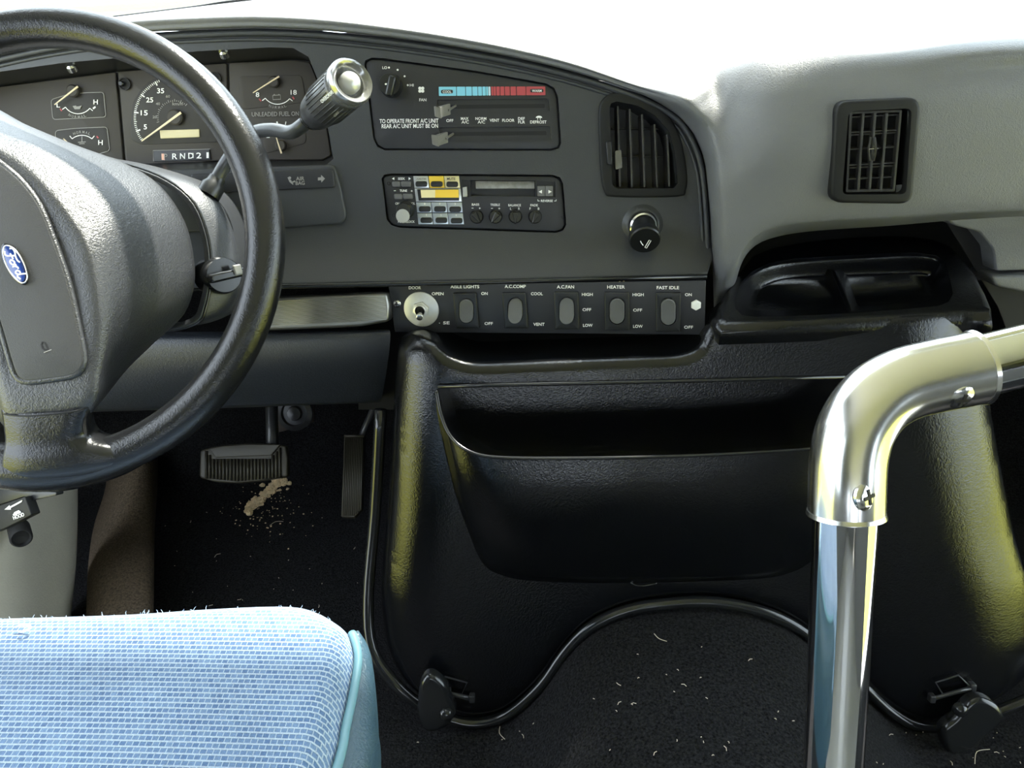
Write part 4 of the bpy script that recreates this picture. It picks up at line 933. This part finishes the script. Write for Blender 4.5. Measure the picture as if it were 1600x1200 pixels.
# ================================================================== engine cover
cover = thing('engine_cover', D.px(1095, 1115), 'black moulded engine cover with map pocket and open tray', 'engine cover')
OUT = [(624, 534), (610, 556), (604, 650), (596, 800), (585, 930), (590, 1015)] + BOT + [(1662, 1020), (1648, 930), (1624, 850), (1600, 720), (1580, 600), (1566, 520), (1540, 488), (1480, 490), (1300, 495), (1180, 499), (1122, 504), (1104, 520), (1092, 544), (1060, 555), (1000, 558), (900, 562), (800, 566), (740, 567), (706, 558), (690, 548), (676, 536), (650, 528)]
ou = [(p.x, p.y) for p in catmull([Vector(p) for p in D.uvs(OUT)], 4, True)]
uL = D.uv(600, 750)[0]; uR = D.uv(1606, 750)[0]; vm = D.uv(900, 820)[1]
LEFT = [D.uv(x, y) for x, y in OUT[:6]]; 
def uleft(v):
    pts = sorted([(q[1], q[0]) for q in LEFT]); 
    if v <= pts[0][0]: return pts[0][1]
    for (v0, u0), (v1, u1) in zip(pts[:-1], pts[1:]):
        if v <= v1: return u0+(u1-u0)*(v-v0)/(v1-v0)
    return pts[-1][1]
RIGHT = [D.uv(x, y) for x, y in ((1662, 1020), (1648, 930), (1624, 850), (1600, 720), (1580, 600), (1566, 525))]
def uright(v):
    pts = sorted([(q[1], q[0]) for q in RIGHT])
    if v <= pts[0][0]: return pts[0][1]
    for (v0, u0), (v1, u1) in zip(pts[:-1], pts[1:]):
        if v <= v1: return u0+(u1-u0)*(v-v0)/(v1-v0)
    return pts[-1][1]
def roll(u, v, h):
    if h < -.05: return (u, v, h)
    w = .075; dl = max(0., 1-(u-uleft(v))/w); dr = max(0., 1-(uright(v)-u)/(w*1.6))
    f = lambda d: 1-math.sqrt(max(0, 1-min(d, 1.)**2*.96))
    return (u, v, h - .055*f(dl) - .06*f(dr))
mouth = [(684, 604), (800, 601), (1000, 597), (1200, 592), (1372, 588), (1366, 622), (1342, 690), (1300, 732), (1150, 742), (900, 745), (770, 742), (722, 712), (698, 668)]
mk('body', on(D, plate(resample(ou, .012), r=.014, depth=.30, seg=5, holes=[(D.uvs(mouth), .10, True)], grid=.016, deform=roll)), cover_mat, cover, smooth=60)
P0 = [(682, 610, .002), (689, 648, .012), (705, 683, .028), (735, 706, .040), (782, 715, .046), (900, 716, .050), (1050, 713, .050), (1200, 706, .048), (1290, 698, .042), (1335, 680, .030), (1360, 640, .012), (1372, 598, .002)]
P1 = [(683, 645, .000), (700, 700, .014), (718, 742, .028), (750, 765, .039), (792, 776, .046), (900, 780, .050), (1050, 778, .050), (1200, 771, .047), (1280, 760, .040), (1320, 740, .028), (1350, 700, .012), (1368, 645, .000)]
P2 = [(702, 735, -.002), (716, 785, .010), (738, 820, .020), (768, 838, .028), (806, 846, .034), (900, 850, .038), (1050, 849, .038), (1200, 842, .035), (1268, 832, .028), (1300, 815, .020), (1326, 782, .008), (1344, 735, -.002)]
P3 = [(735, 835, -.004), (744, 862, .000), (760, 880, .006), (782, 890, .009), (816, 897, .012), (900, 901, .015), (1050, 900, .015), (1190, 895, .012), (1238, 886, .009), (1264, 874, .006), (1286, 856, .000), (1304, 826, -.004)]
P4 = [(x+(3 if x < 1000 else -3), y+12, -.008) for x, y, h in P3]
mk('map_pocket', sheet([[D.px(*q) for q in r] for r in (P0, P1, P2, P3, P4)], 5, 5), cover_mat, cover, smooth=180)
mk('pocket_lip', tube(catmull([D.px(x, y, h+.0005) for x, y, h in P0], 5), .0021, 8), gloss_mat, cover, smooth=180)
mk('mouth_edge', tube([D.px(x, y, .0015) for x, y in mouth[:5]], .0024, 8), gloss_mat, cover, smooth=180)
mk('mould_mark', tube(catmull([D.px(x, y, .001) for x, y in ((982, 908), (992, 914), (1008, 915), (1026, 911))], 4), .0012, 6), gloss_mat, cover, smooth=180)
# seal bead and flange along the lower edge
bl = [(603, 640), (594, 800), (583, 930), (590, 1012)] + BOT + [(1664, 1030), (1660, 930), (1634, 850), (1612, 720)]
mk('edge_seal', tube(catmull([D.px(x-(8 if i < 4 else 0), y+(6 if i > 4 else 3 if i > 1 else 0), -.062 if i < 2 else -.072 if i > 25 else -.045 if i > 23 else -.045 if i == 2 else -.025 if i == 3 else -.006) for i, (x, y) in enumerate(bl)], 4), .0078, 12), gloss_mat, cover, smooth=180)
# open tray on top at the right
t3 = lambda X, Y: (1100+X/3.2, 320+Y/3.2)
T = Frame(at(1340, 500, .811), (1, 0, 0), (0, math.cos(R(9)), math.sin(R(9))))
to = [t3(*p) for p in ((40, 560), (90, 612), (400, 602), (900, 580), (1300, 552), (1420, 552), (1462, 575), (1455, 500), (1425, 430), (1380, 345), (1320, 265), (1250, 195), (1150, 158), (1040, 142), (900, 138), (700, 148), (500, 168), (340, 196), (240, 235), (150, 345), (80, 455), (30, 500))]
ti = [t3(*p) for p in ((158, 520), (152, 470), (182, 390), (240, 332), (330, 290), (450, 270), (650, 256), (900, 244), (1060, 238), (1160, 252), (1210, 290), (1232, 380), (1245, 445), (1222, 486), (1170, 506), (950, 526), (700, 544), (450, 556), (260, 560), (190, 552))]
tif = [t3(*p) for p in ((215, 515), (225, 470), (252, 425), (300, 395), (370, 372), (470, 358), (650, 350), (900, 342), (1060, 338), (1110, 340), (1150, 352), (1180, 400), (1195, 440), (1185, 468), (1150, 485), (940, 503), (700, 520), (460, 532), (290, 538), (235, 535))]
tin = ccw(T.uvs(ti))
mk('tray', on(T, plate([tuple(p) for p in T.uvs(to)], r=.014, depth=.024, seg=6, holes=[(T.uvs(ti), .003, False)])), cover_mat, cover, smooth=60)
rw = sheet([T.w(T.uvs(ti, 0), -.0025), T.w(T.uvs([((a[0]*.72+b[0]*.28), (a[1]*.72+b[1]*.28)) for a, b in zip(ti, tif)], -.008), -.008), T.w(T.uvs(tif, -.020), -.020), T.w(T.uvs(shrink(tif, .93), -.024), -.024)], 3, 4, True)
V, F = rw; nn = len(ti)*3; F.append([len(V)-nn+i for i in range(nn)])
mk('tray_recess', (V, F), cover_mat, cover, smooth=180)
mk('tray_divider', sheet([[T.px(*t3(x+k*w, y), hgt) for k, hgt in ((-1, -.0245), (-.45, -.015), (0, -.011), (.45, -.015), (1, -.0245))] for x, y, w in ((648, 322, 75), (665, 370, 60), (690, 430, 55), (715, 490, 50), (730, 540, 50))], 4, 4), cover_mat, cover, smooth=180)
# dark sheet added for shade and to stop light leaking behind the cover
mk('gap_shade_sheet', sheet([[at(x, y, Y) for x in (560, 800, 1000, 1160)] for y, Y in ((430, .93), (520, .95), (640, .98))], 2, 2), void_mat, bezel, smooth=180)

# --- glove box face on the far right
GB = Frame(at(1560, 385, .955), (1, 0, 0), (0, math.sin(R(6)), math.cos(R(6))))
glove = thing('glove_box', GB.px(1560, 440), 'grey glove box panel right of the engine cover', 'glove box')
mk('lid', on(GB, plate(rounded(GB.uvs([(1470, 336), (2080, 300), (2080, 405), (1556, 424), (1552, 390), (1530, 362), (1490, 352)]), .004), r=.003, depth=.03)), pad_grey, glove)
mk('lower_rail', on(GB, plate(rounded(GB.uvs([(1545, 430), (2080, 412), (2080, 450), (1600, 456), (1552, 446)]), .006), r=.004, depth=.05), .004), pad_grey, glove)
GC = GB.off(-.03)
mk('void_shade_sheet', on(GC, plate(GC.uvs([(1478, 345), (2080, 312), (2080, 640), (1620, 640), (1560, 480)]), r=0, depth=.002)), void_mat, glove)  # dark sheet added as the shade below the glove box

# ================================================================== latches that hold the cover to the floor
def latch(label, f, body, boss, bail, pins, hh):
    fr = D.off(hh)
    t = thing('cover_latch', fr.px(*f(body[len(body)//2][0], max(q[1] for q in body))), label, 'latch')
    q = catmull([Vector(p) for p in fr.uvs([f(*p) for p in body])], 3, True)
    pd = mk('handle', on(fr, plate(q, r=.0065, depth=.016, seg=5, grid=.006, deform=lambda u, v, h: (u, v, h))), gloss_mat, t, smooth=60)
    o = fr.px(*f(*boss[:2]), 0); r = boss[2]
    mk('pivot_bolt', lathe(o, fr.n, [(r, -.004), (r, .002), (r*.8, .005), (r*.3, .0065), (.0001, .0066)], 20, cap=False), gloss_mat, pd, smooth=50)
    mk('wire_bail', tube([D.px(*f(*p), .005) for p in bail], .0011, 8, closed=True), steel_paint, t, smooth=180)
    a, b = [D.px(*f(*p), .006) for p in pins]
    mk('hinge_pin', tube([a, b], .0028, 10), steel_paint, t, smooth=180)
    for p in (a, b): mk('hinge_lug', box(p - D.n*.004, (.007, .010, .014), D.u, D.v, D.n), steel_paint, t, bevel=.0015)
l8 = lambda X, Y: (620+X/8., 1020+Y/8.); l9 = lambda X, Y: (1400+X/6.665, 1020+Y/6.665)
latch('black over centre latch of engine cover nearest the blue seat', l8, [(275, 450), (330, 330), (400, 285), (470, 300), (560, 370), (640, 470), (655, 560), (715, 670), (735, 770), (680, 880), (600, 960), (420, 1010), (300, 950), (258, 800), (260, 600)], (620, 770, .0088), [(550, 360), (600, 297), (880, 375), (800, 540), (600, 480)], ((640, 505), (940, 575)), .030)
latch('black over centre latch beside the chrome grab rail foot', l9, [(850, 485), (950, 492), (1060, 550), (1130, 640), (1140, 705), (1060, 800), (930, 900), (830, 1010), (780, 1100), (700, 1135), (620, 1110), (530, 1020), (490, 860), (520, 780), (620, 700), (690, 620), (770, 530)], (668, 595, .0085), [(412, 310), (650, 234), (765, 345), (730, 380), (500, 452)], ((380, 480), (800, 360)), .030)
# ================================================================== chrome grab rail
rail = thing('grab_rail', deep(1290, 1500, .47), 'chrome tube grab rail with cast elbow in the foreground', 'grab rail')
va = deep(1322.5, 770, .397); vb = deep(1302, 1200, .432); vd = (vb-va)
foot = va + vd*((va.z-hump(va.x)-.004)/(va.z-vb.z))
rr = 48.0/1200*.397
mk('upright_tube', tube([va + (foot-va)*(k/6) for k in range(7)], rr, 40), chrome_mat, rail, smooth=60)
ep = catmull([deep(1322, 806, .399), deep(1323, 760, .397), deep(1326, 712, .396), deep(1338, 668, .395), deep(1366, 628, .394), deep(1408, 602, .394), deep(1460, 588, .394), deep(1500, 580, .394), deep(1528, 574, .394)], 6)
er = 57.0/1200*.397
mk('elbow', tube(ep, er, 40), elbow_mat, rail, smooth=60)
ha = deep(1500, 580, .394); hb_ = deep(1600, 556, .394); hd = hb_-ha
mk('cross_tube', tube([ha + hd*k for k in (0, .5, 1, 2, 4, 8, 14, 20, 26, 31.8)], 49.0/1200*.394, 40), chrome_mat, rail, smooth=60)
for i in (0, -1):
    p = ep[i]; q = ep[1] if i == 0 else ep[-2]; d = (p-q).normalized()
    mk('elbow_collar', tube([p-d*.0025, p-d*.0005, p+d*.0004], [er+.0003, er+.0009, er*.93], 40), elbow_mat, rail, smooth=60)
for x, y, Z, nv in ((1500, 620, .3812, -FW*.70-UP*.68+RT*.16), (1351, 776, .3800, -FW*.87+RT*.49)):
    o = deep(x, y, Z); nv.normalize()
    u = nv.cross(Vector((0, 0, 1))).normalized(); v = u.cross(nv)
    fr = Frame(o, u, nv.cross(u))
    cross_screw(fr, x, y, .0072, rail, screw_mat, 'screw', 0.0)

# ================================================================== driver seat
SZ = .44
seat = thing('driver_seat', Vector((-.375, .14, hump(-.375)+.0)), 'blue woven driver seat cushion with teal vinyl side', 'seat')
front = [(-140, 977), (0, 969), (120, 965), (220, 961), (330, 953), (440, 948), (492, 954), (530, 974), (548, 991), (556, 1016), (557, 1040), (550, 1085), (538, 1140), (526, 1196)]
fu = [atz(x, y, SZ-.012) for x, y in front]; fu = [(q.x, q.y) for q in fu]
e = fu[-1]; d2 = (fu[-1][0]-fu[-2][0], fu[-1][1]-fu[-2][1]); k = (e[1]+.16)/-d2[1]
side_x = e[0]
so = fu + [(side_x-.012, .2), (side_x-.012, .1), (side_x-.012, 0), (side_x-.012, -.16), (-.63, -.16), (-.63, .40)]
def crown(u, v, h): return (u, v, h + .008*math.cos((u+.375)*5)*math.cos((v-.1)*4) if h > -.04 else h)
V, F = plate(resample([(p.x, p.y) for p in catmull([Vector(p) for p in so], 3, True)], .01), r=.022, depth=.09, seg=6, grid=.02, deform=crown)
S = Frame((0, 0, SZ), (1, 0, 0), (0, 1, 0))
cu = mk('cushion', (S.w(V), F), weave_mat, seat, smooth=70)
me = cu.data; ul = me.uv_layers.new(name='cloth'); O = ORG[cu.name]
for lp_ in me.loops:
    c = me.vertices[lp_.vertex_index].co + O
    ul.data[lp_.index].uv = (c.x*2.2, c.y - (c.z-SZ)*1.0)
seam = [fu[i] for i in range(8, 14)] + [(side_x-.008, .24), (side_x-.012, .1), (side_x-.012, -.16)]
r0 = [Vector((x, y, SZ-.012)) for x, y in seam]
bx = [atz(x, y, SZ-.05) for x, y in ((550, 993), (570, 1035), (581, 1065), (589, 1105), (592, 1150), (592, 1200))]
bx[0] = Vector((*fu[8], SZ-.03))
r1 = [p for p in bx] + [Vector((bx[-1].x-.001, .24, SZ-.05)), Vector((bx[-1].x-.002, .1, SZ-.05)), Vector((bx[-1].x-.002, -.16, SZ-.05))]
r2 = [p.lerp(q, .5) + Vector((.006, .002, .010)) for p, q in zip(r0, r1)]
r3 = [p + Vector((-.006, -.004, -.06)) for p in r1]; r4 = [p + Vector((-.02, -.01, -.12)) for p in r1]
mk('side_panel', sheet([r0, r2, r1, r3, r4], 5, 5), vinyl_mat, seat, smooth=180)
mk('piping', tube(catmull([p + Vector((.001, 0, .001)) for p in r0], 5), .0032, 10), M('pale teal piping', (.13, .27, .33), .4), seat, smooth=180)
mk('seat_base', box((-.38, .13, .155), (.44, .46, .31)), steel_paint, seat, bevel=.02)
mk('front_panel', box((-.38, .385, .345), (.47, .07, .10)), vinyl_mat, seat, bevel=.02)
# fuzz standing along the front edge of the cloth
fz = []
for k in range(60):
    t = random.random()*7; i = int(t); a = Vector((*fu[i], SZ-.006)); b = Vector((*fu[i+1], SZ-.006)); p = a.lerp(b, t-i) + Vector((0, -.010, .004))
    q = p + Vector((random.uniform(-.002, .002), random.uniform(-.001, .003), random.uniform(.0008, .002)))
    fz.append(tube([p, p.lerp(q, .6)+Vector((random.uniform(-.0008, .0008), 0, 0)), q], [.00022, .0002, .00012], 4))
fo = mk('cloth_fuzz', join(*fz), M('pale blue fuzz', (.36, .47, .62), .9), seat, smooth=0); fo['kind'] = 'stuff'
# snag of white thread near the left front edge
p = atz(40, 985, SZ+.006)
mk('thread_snag', tube(catmull([p+Vector((-.008, .002, .001)), p+Vector((-.002, .003, .003)), p+Vector((.004, .001, .002)), p+Vector((.001, -.003, .002)), p+Vector((-.003, -.002, .001))], 4), .0008, 6), white_ink, seat, smooth=180)

# ================================================================== pedals
p6 = lambda X, Y: (290+X/5.161, 620+Y/5.161)
BP = Frame(at(380, 722, 1.0), (1, 0, .0), (0, math.sin(R(38)), math.cos(R(38))))
brake = thing('brake_pedal', BP.px(380, 755), 'wide ribbed brake pedal under the knee panel', 'pedal')
po = [p6(*p) for p in ((118, 432), (190, 410), (300, 388), (500, 374), (700, 376), (808, 394), (824, 500), (822, 640), (600, 680), (400, 697), (230, 686), (110, 650), (112, 540))]
mk('pad', on(BP, plate(rounded(BP.uvs(po), .004), r=.003, depth=.012)), pedal_mat, brake)
mk('toe_plate', on(BP, plate(rounded(BP.uvs([p6(195, 418), p6(300, 398), p6(500, 384), p6(770, 386), p6(695, 472), p6(245, 490)]), .002), r=.0012, depth=.003), .0028), pedal_mat, brake)
for k in range(22):
    x = 165+k*28.3; yt = 500 - max(0, 2-k)*32 - max(0, k-18)*30; yb = 682-abs(k-9)*2.6
    a = BP.px(*p6(x, yt), .0012); b = BP.px(*p6(x, yb), .0012)
    mk('tread_rib', tube([a, b], .0021, 6), pedal_mat, brake, smooth=180)
mk('arm', tube([BP.px(*p6(700, 400), -.012), at(425, 660, 1.06), at(424, 600, 1.10)], .010, 10), steel_paint, brake, smooth=180)
br_ = mk('pivot_bracket', join(on(lean(at(460, 650, 1.13), 20), plate([tuple(q) for q in lean(at(460, 650, 1.13), 20).uvs([p6(738, 40), p6(740, 290), p6(860, 258), p6(1030, 205), p6(1045, 40)])], r=.001, depth=.004))), M('rusty brown bracket', (.045, .032, .026), .6), brake)
mk('pivot_ring', lathe(at(*p6(885, 130), 1.12), (0, -.9, .35), [(.030, 0), (.030, .006), (.022, .009), (.020, .003), (.013, .003), (.011, .010), (.0001, .011)], 28, cap=False), steel_paint, br_, smooth=50)
AP = Frame(at(550, 745, 1.045), (1, 0, 0), (0, math.sin(R(50)), math.cos(R(50))))
acc = thing('accelerator_pedal', AP.px(548, 806), 'tall narrow ribbed accelerator pedal beside the engine cover', 'pedal')
mk('pad', on(AP, plate(rounded(AP.uvs([p6(1278, 312), p6(1442, 312), p6(1436, 600), p6(1424, 905), p6(1362, 972), p6(1253, 966)]), .002), r=.002, depth=.010)), pedal_mat, acc)
for k in range(11):
    t = (k+.5)/11; xt = 1284+150*t; xb = 1260+160*t; yb = 960 if k < 7 else 960-(k-6)*14
    mk('tread_rib', tube([AP.px(*p6(xt, 330), .0006), AP.px(*p6(xb, yb), .0006)], .0014, 6), pedal_mat, acc, smooth=180)
mk('top_bar', tube([AP.px(*p6(1280, 316), .001), AP.px(*p6(1442, 316), .001)], .002, 8), pedal_mat, acc, smooth=180)
mk('arm', tube(catmull([AP.px(*p6(1380, 420), -.012), at(570, 670, 1.12), at(590, 625, 1.12)], 4), .006, 10), steel_paint, acc, smooth=180)

# ================================================================== left footwell side
kr = [[at(*p) for p in r] for r in (
    [(-160, 700, .74), (0, 705, .86), (60, 710, .93), (104, 716, .985), (114, 720, 1.01)],
    [(-160, 780, .72), (0, 780, .83), (60, 782, .90), (106, 786, .955), (115, 790, .98)],
    [(-160, 860, .70), (0, 862, .79), (60, 864, .86), (104, 866, .91), (113, 868, .935)],
    [(-160, 930, .67), (0, 932, .75), (60, 934, .82), (98, 936, .865), (107, 938, .89)],
    [(-160, 1000, .64), (0, 1000, .71), (60, 1000, .78), (92, 1000, .82), (100, 1000, .84)],
    [(-160, 1100, .60), (0, 1100, .66), (60, 1100, .72), (86, 1100, .75), (92, 1100, .77)])]
struct(mk('trim_2', sheet(kr, 5, 5), beige_mat, smooth=180, thick=.006), 'beige plastic kick panel on the left footwell side', 'kick panel')
bl_ = [[at(*p) for p in r] for r in (
    [(168, 700, 1.27), (185, 702, 1.20), (215, 705, 1.17), (240, 706, 1.19), (250, 706, 1.26)],
    [(165, 760, 1.17), (178, 762, 1.115), (208, 766, 1.09), (238, 766, 1.11), (246, 766, 1.17)],
    [(147, 820, 1.09), (164, 822, 1.04), (198, 824, 1.02), (234, 824, 1.035), (242, 824, 1.08)],
    [(138, 880, .96), (156, 882, .925), (194, 884, .91), (234, 884, .92), (241, 884, .95)],
    [(135, 950, .865), (153, 952, .835), (192, 954, .825), (234, 954, .83), (240, 954, .855)],
    [(134, 1020, .79), (150, 1020, .76), (190, 1020, .75), (232, 1020, .755), (238, 1020, .78)])]
tag(mk('wheel_arch_carpet', sheet(bl_, 5, 5), brown_carpet, smooth=180), 'dusty brown carpet over the wheel arch beside kick panel', 'carpet')
# hood release
q5 = lambda X, Y: (X/5., 740+Y/5.)
HR = Frame(at(25, 800, .74), (1, -.35, 0), (0, math.sin(R(25)), math.cos(R(25))))
hr = thing('hood_release', HR.px(25, 850), 'black hood release handle on the beige kick panel', 'handle')
hd_ = mk('handle', on(HR, plate(rounded(HR.uvs([q5(-90, 280), q5(195, 180), q5(247, 322), q5(80, 408), q5(-60, 470)]), .002), r=.0012, depth=.012)), vent_mat, hr)
decal(HR, HR.uvs([q5(40, 280), q5(80, 245), q5(78, 258), q5(180, 205), q5(172, 222), q5(88, 268), q5(90, 280)]), white_ink, hd_, 'arrow_mark')
decal(HR, HR.uvs([q5(105, 322), q5(118, 300), q5(150, 285), q5(166, 295), q5(168, 304), q5(112, 328)]), white_ink, hd_, 'car_mark')
text(HR, 'HOOD', *q5(146, 332), 18, 6, white_ink, hd_, rot=-20)
mk('bracket', on(HR, plate(rounded(HR.uvs([q5(-80, 100), q5(440, 145), q5(440, 170), q5(215, 220), q5(195, 180), q5(-80, 270)], -.008), .002), r=.001, depth=.01), -.008), black_mat, hr)
KB = Frame(at(32, 836, .79), (.8, .6, .1), (0, .1, 1))
mk('cable_boss', lathe(at(32, 836, .775), KB.n, [(.013, -.02), (.013, .008), (.011, .010), (.009, .006), (.0001, .005)], 26, cap=False), void_mat, hr, smooth=50)

# ================================================================== litter on the carpet
def floor_hit(px, py, lift=.002):
    d = ray(px, py); t = .5
    while t < 2.5:
        q = CO + d*t
        z = hump(q.x) if q.y < .9 else hump(q.x)*max(0, 1-(q.y-.9)*4)
        z += .003*math.sin(q.x*21+q.y*9) if .2 < q.y < 1.1 else 0
        if q.y > 1.15: z += (q.y-1.15)*.9
        if q.z <= z+lift: return q
        t += .002
    return CO+d*1.2
def lump(c, r):
    V = []; F = []; n = 6
    prof = [(.0, -.6), (.9, -.4), (1.0, .1), (.55, .7), (0, .85)]
    for k, (a, h) in enumerate(prof):
        for i in range(n):
            t = 2*math.pi*i/n+k*.5; j = random.uniform(.65, 1.3)
            V.append(c+Vector((math.cos(t)*a*r*j, math.sin(t)*a*r*j, h*r*random.uniform(.6, 1.0))))
    for k in range(4):
        for i in range(n): F.append([k*n+i, k*n+(i+1) % n, (k+1)*n+(i+1) % n, (k+1)*n+i])
    return V, F
cr = []
path = [(505, 935), (520, 890), (560, 860), (610, 820), (650, 780), (690, 735), (740, 700), (780, 690)]
for k in range(190):
    t = random.random()*(len(path)-1); i = int(t); w = 14 + 26*(t/7)
    X = path[i][0]+(path[i+1][0]-path[i][0])*(t-i)+random.gauss(0, w*.75); Y = path[i][1]+(path[i+1][1]-path[i][1])*(t-i)+random.gauss(0, w*.7)
    cr.append(lump(floor_hit(*p6(X, Y), .003), random.uniform(.002, .0062)))
for k in range(120):
    cr.append(lump(floor_hit(*p6(random.gauss(640, 150), random.gauss(900, 110)), .001), random.uniform(.0006, .0016)))
tag(mk('dry_crumbs', join(*cr), crumb_mat, smooth=0), 'spill of dry tan crumbs on carpet below brake pedal', 'crumbs', kind='stuff')
ln = []
for k in range(110):
    if k < 60: px, py = random.uniform(600, 1250), random.uniform(1000, 1190)
    elif k < 85: px, py = random.uniform(240, 560), random.uniform(800, 950)
    else: px, py = random.uniform(1360, 1600), random.uniform(1130, 1195)
    if 590 < px < 1260 and py < 1130-150*math.exp(-((px-1080)/170)**2): continue
    c = floor_hit(px, py, .003); a = random.random()*6.28; L = random.choice([.0006, .0008, .001, .0012, .003])
    d = Vector((math.cos(a), math.sin(a), 0))*L
    ln.append(tube([c-d, c+Vector((-d.y*.3, d.x*.3, .0006)), c+d], .0002 if L > .004 else .0004, 5))
for px, py, L, a in ((432, 818, .012, .5), (1032, 996, .009, 2.4), (785, 1145, .010, 1.9), (340, 868, .006, .9), (1535, 1182, .018, .6)):
    c = floor_hit(px, py, .004); d = Vector((math.cos(a), math.sin(a), 0))*L
    ln.append(tube(catmull([c-d, c+Vector((-d.y*.4, d.x*.4, .001)), c+d], 4), .0004, 5))
tag(mk('carpet_lint', join(*ln), lint_mat, smooth=0), 'scattered pale lint and straw bits on the black carpet', 'lint', kind='stuff')
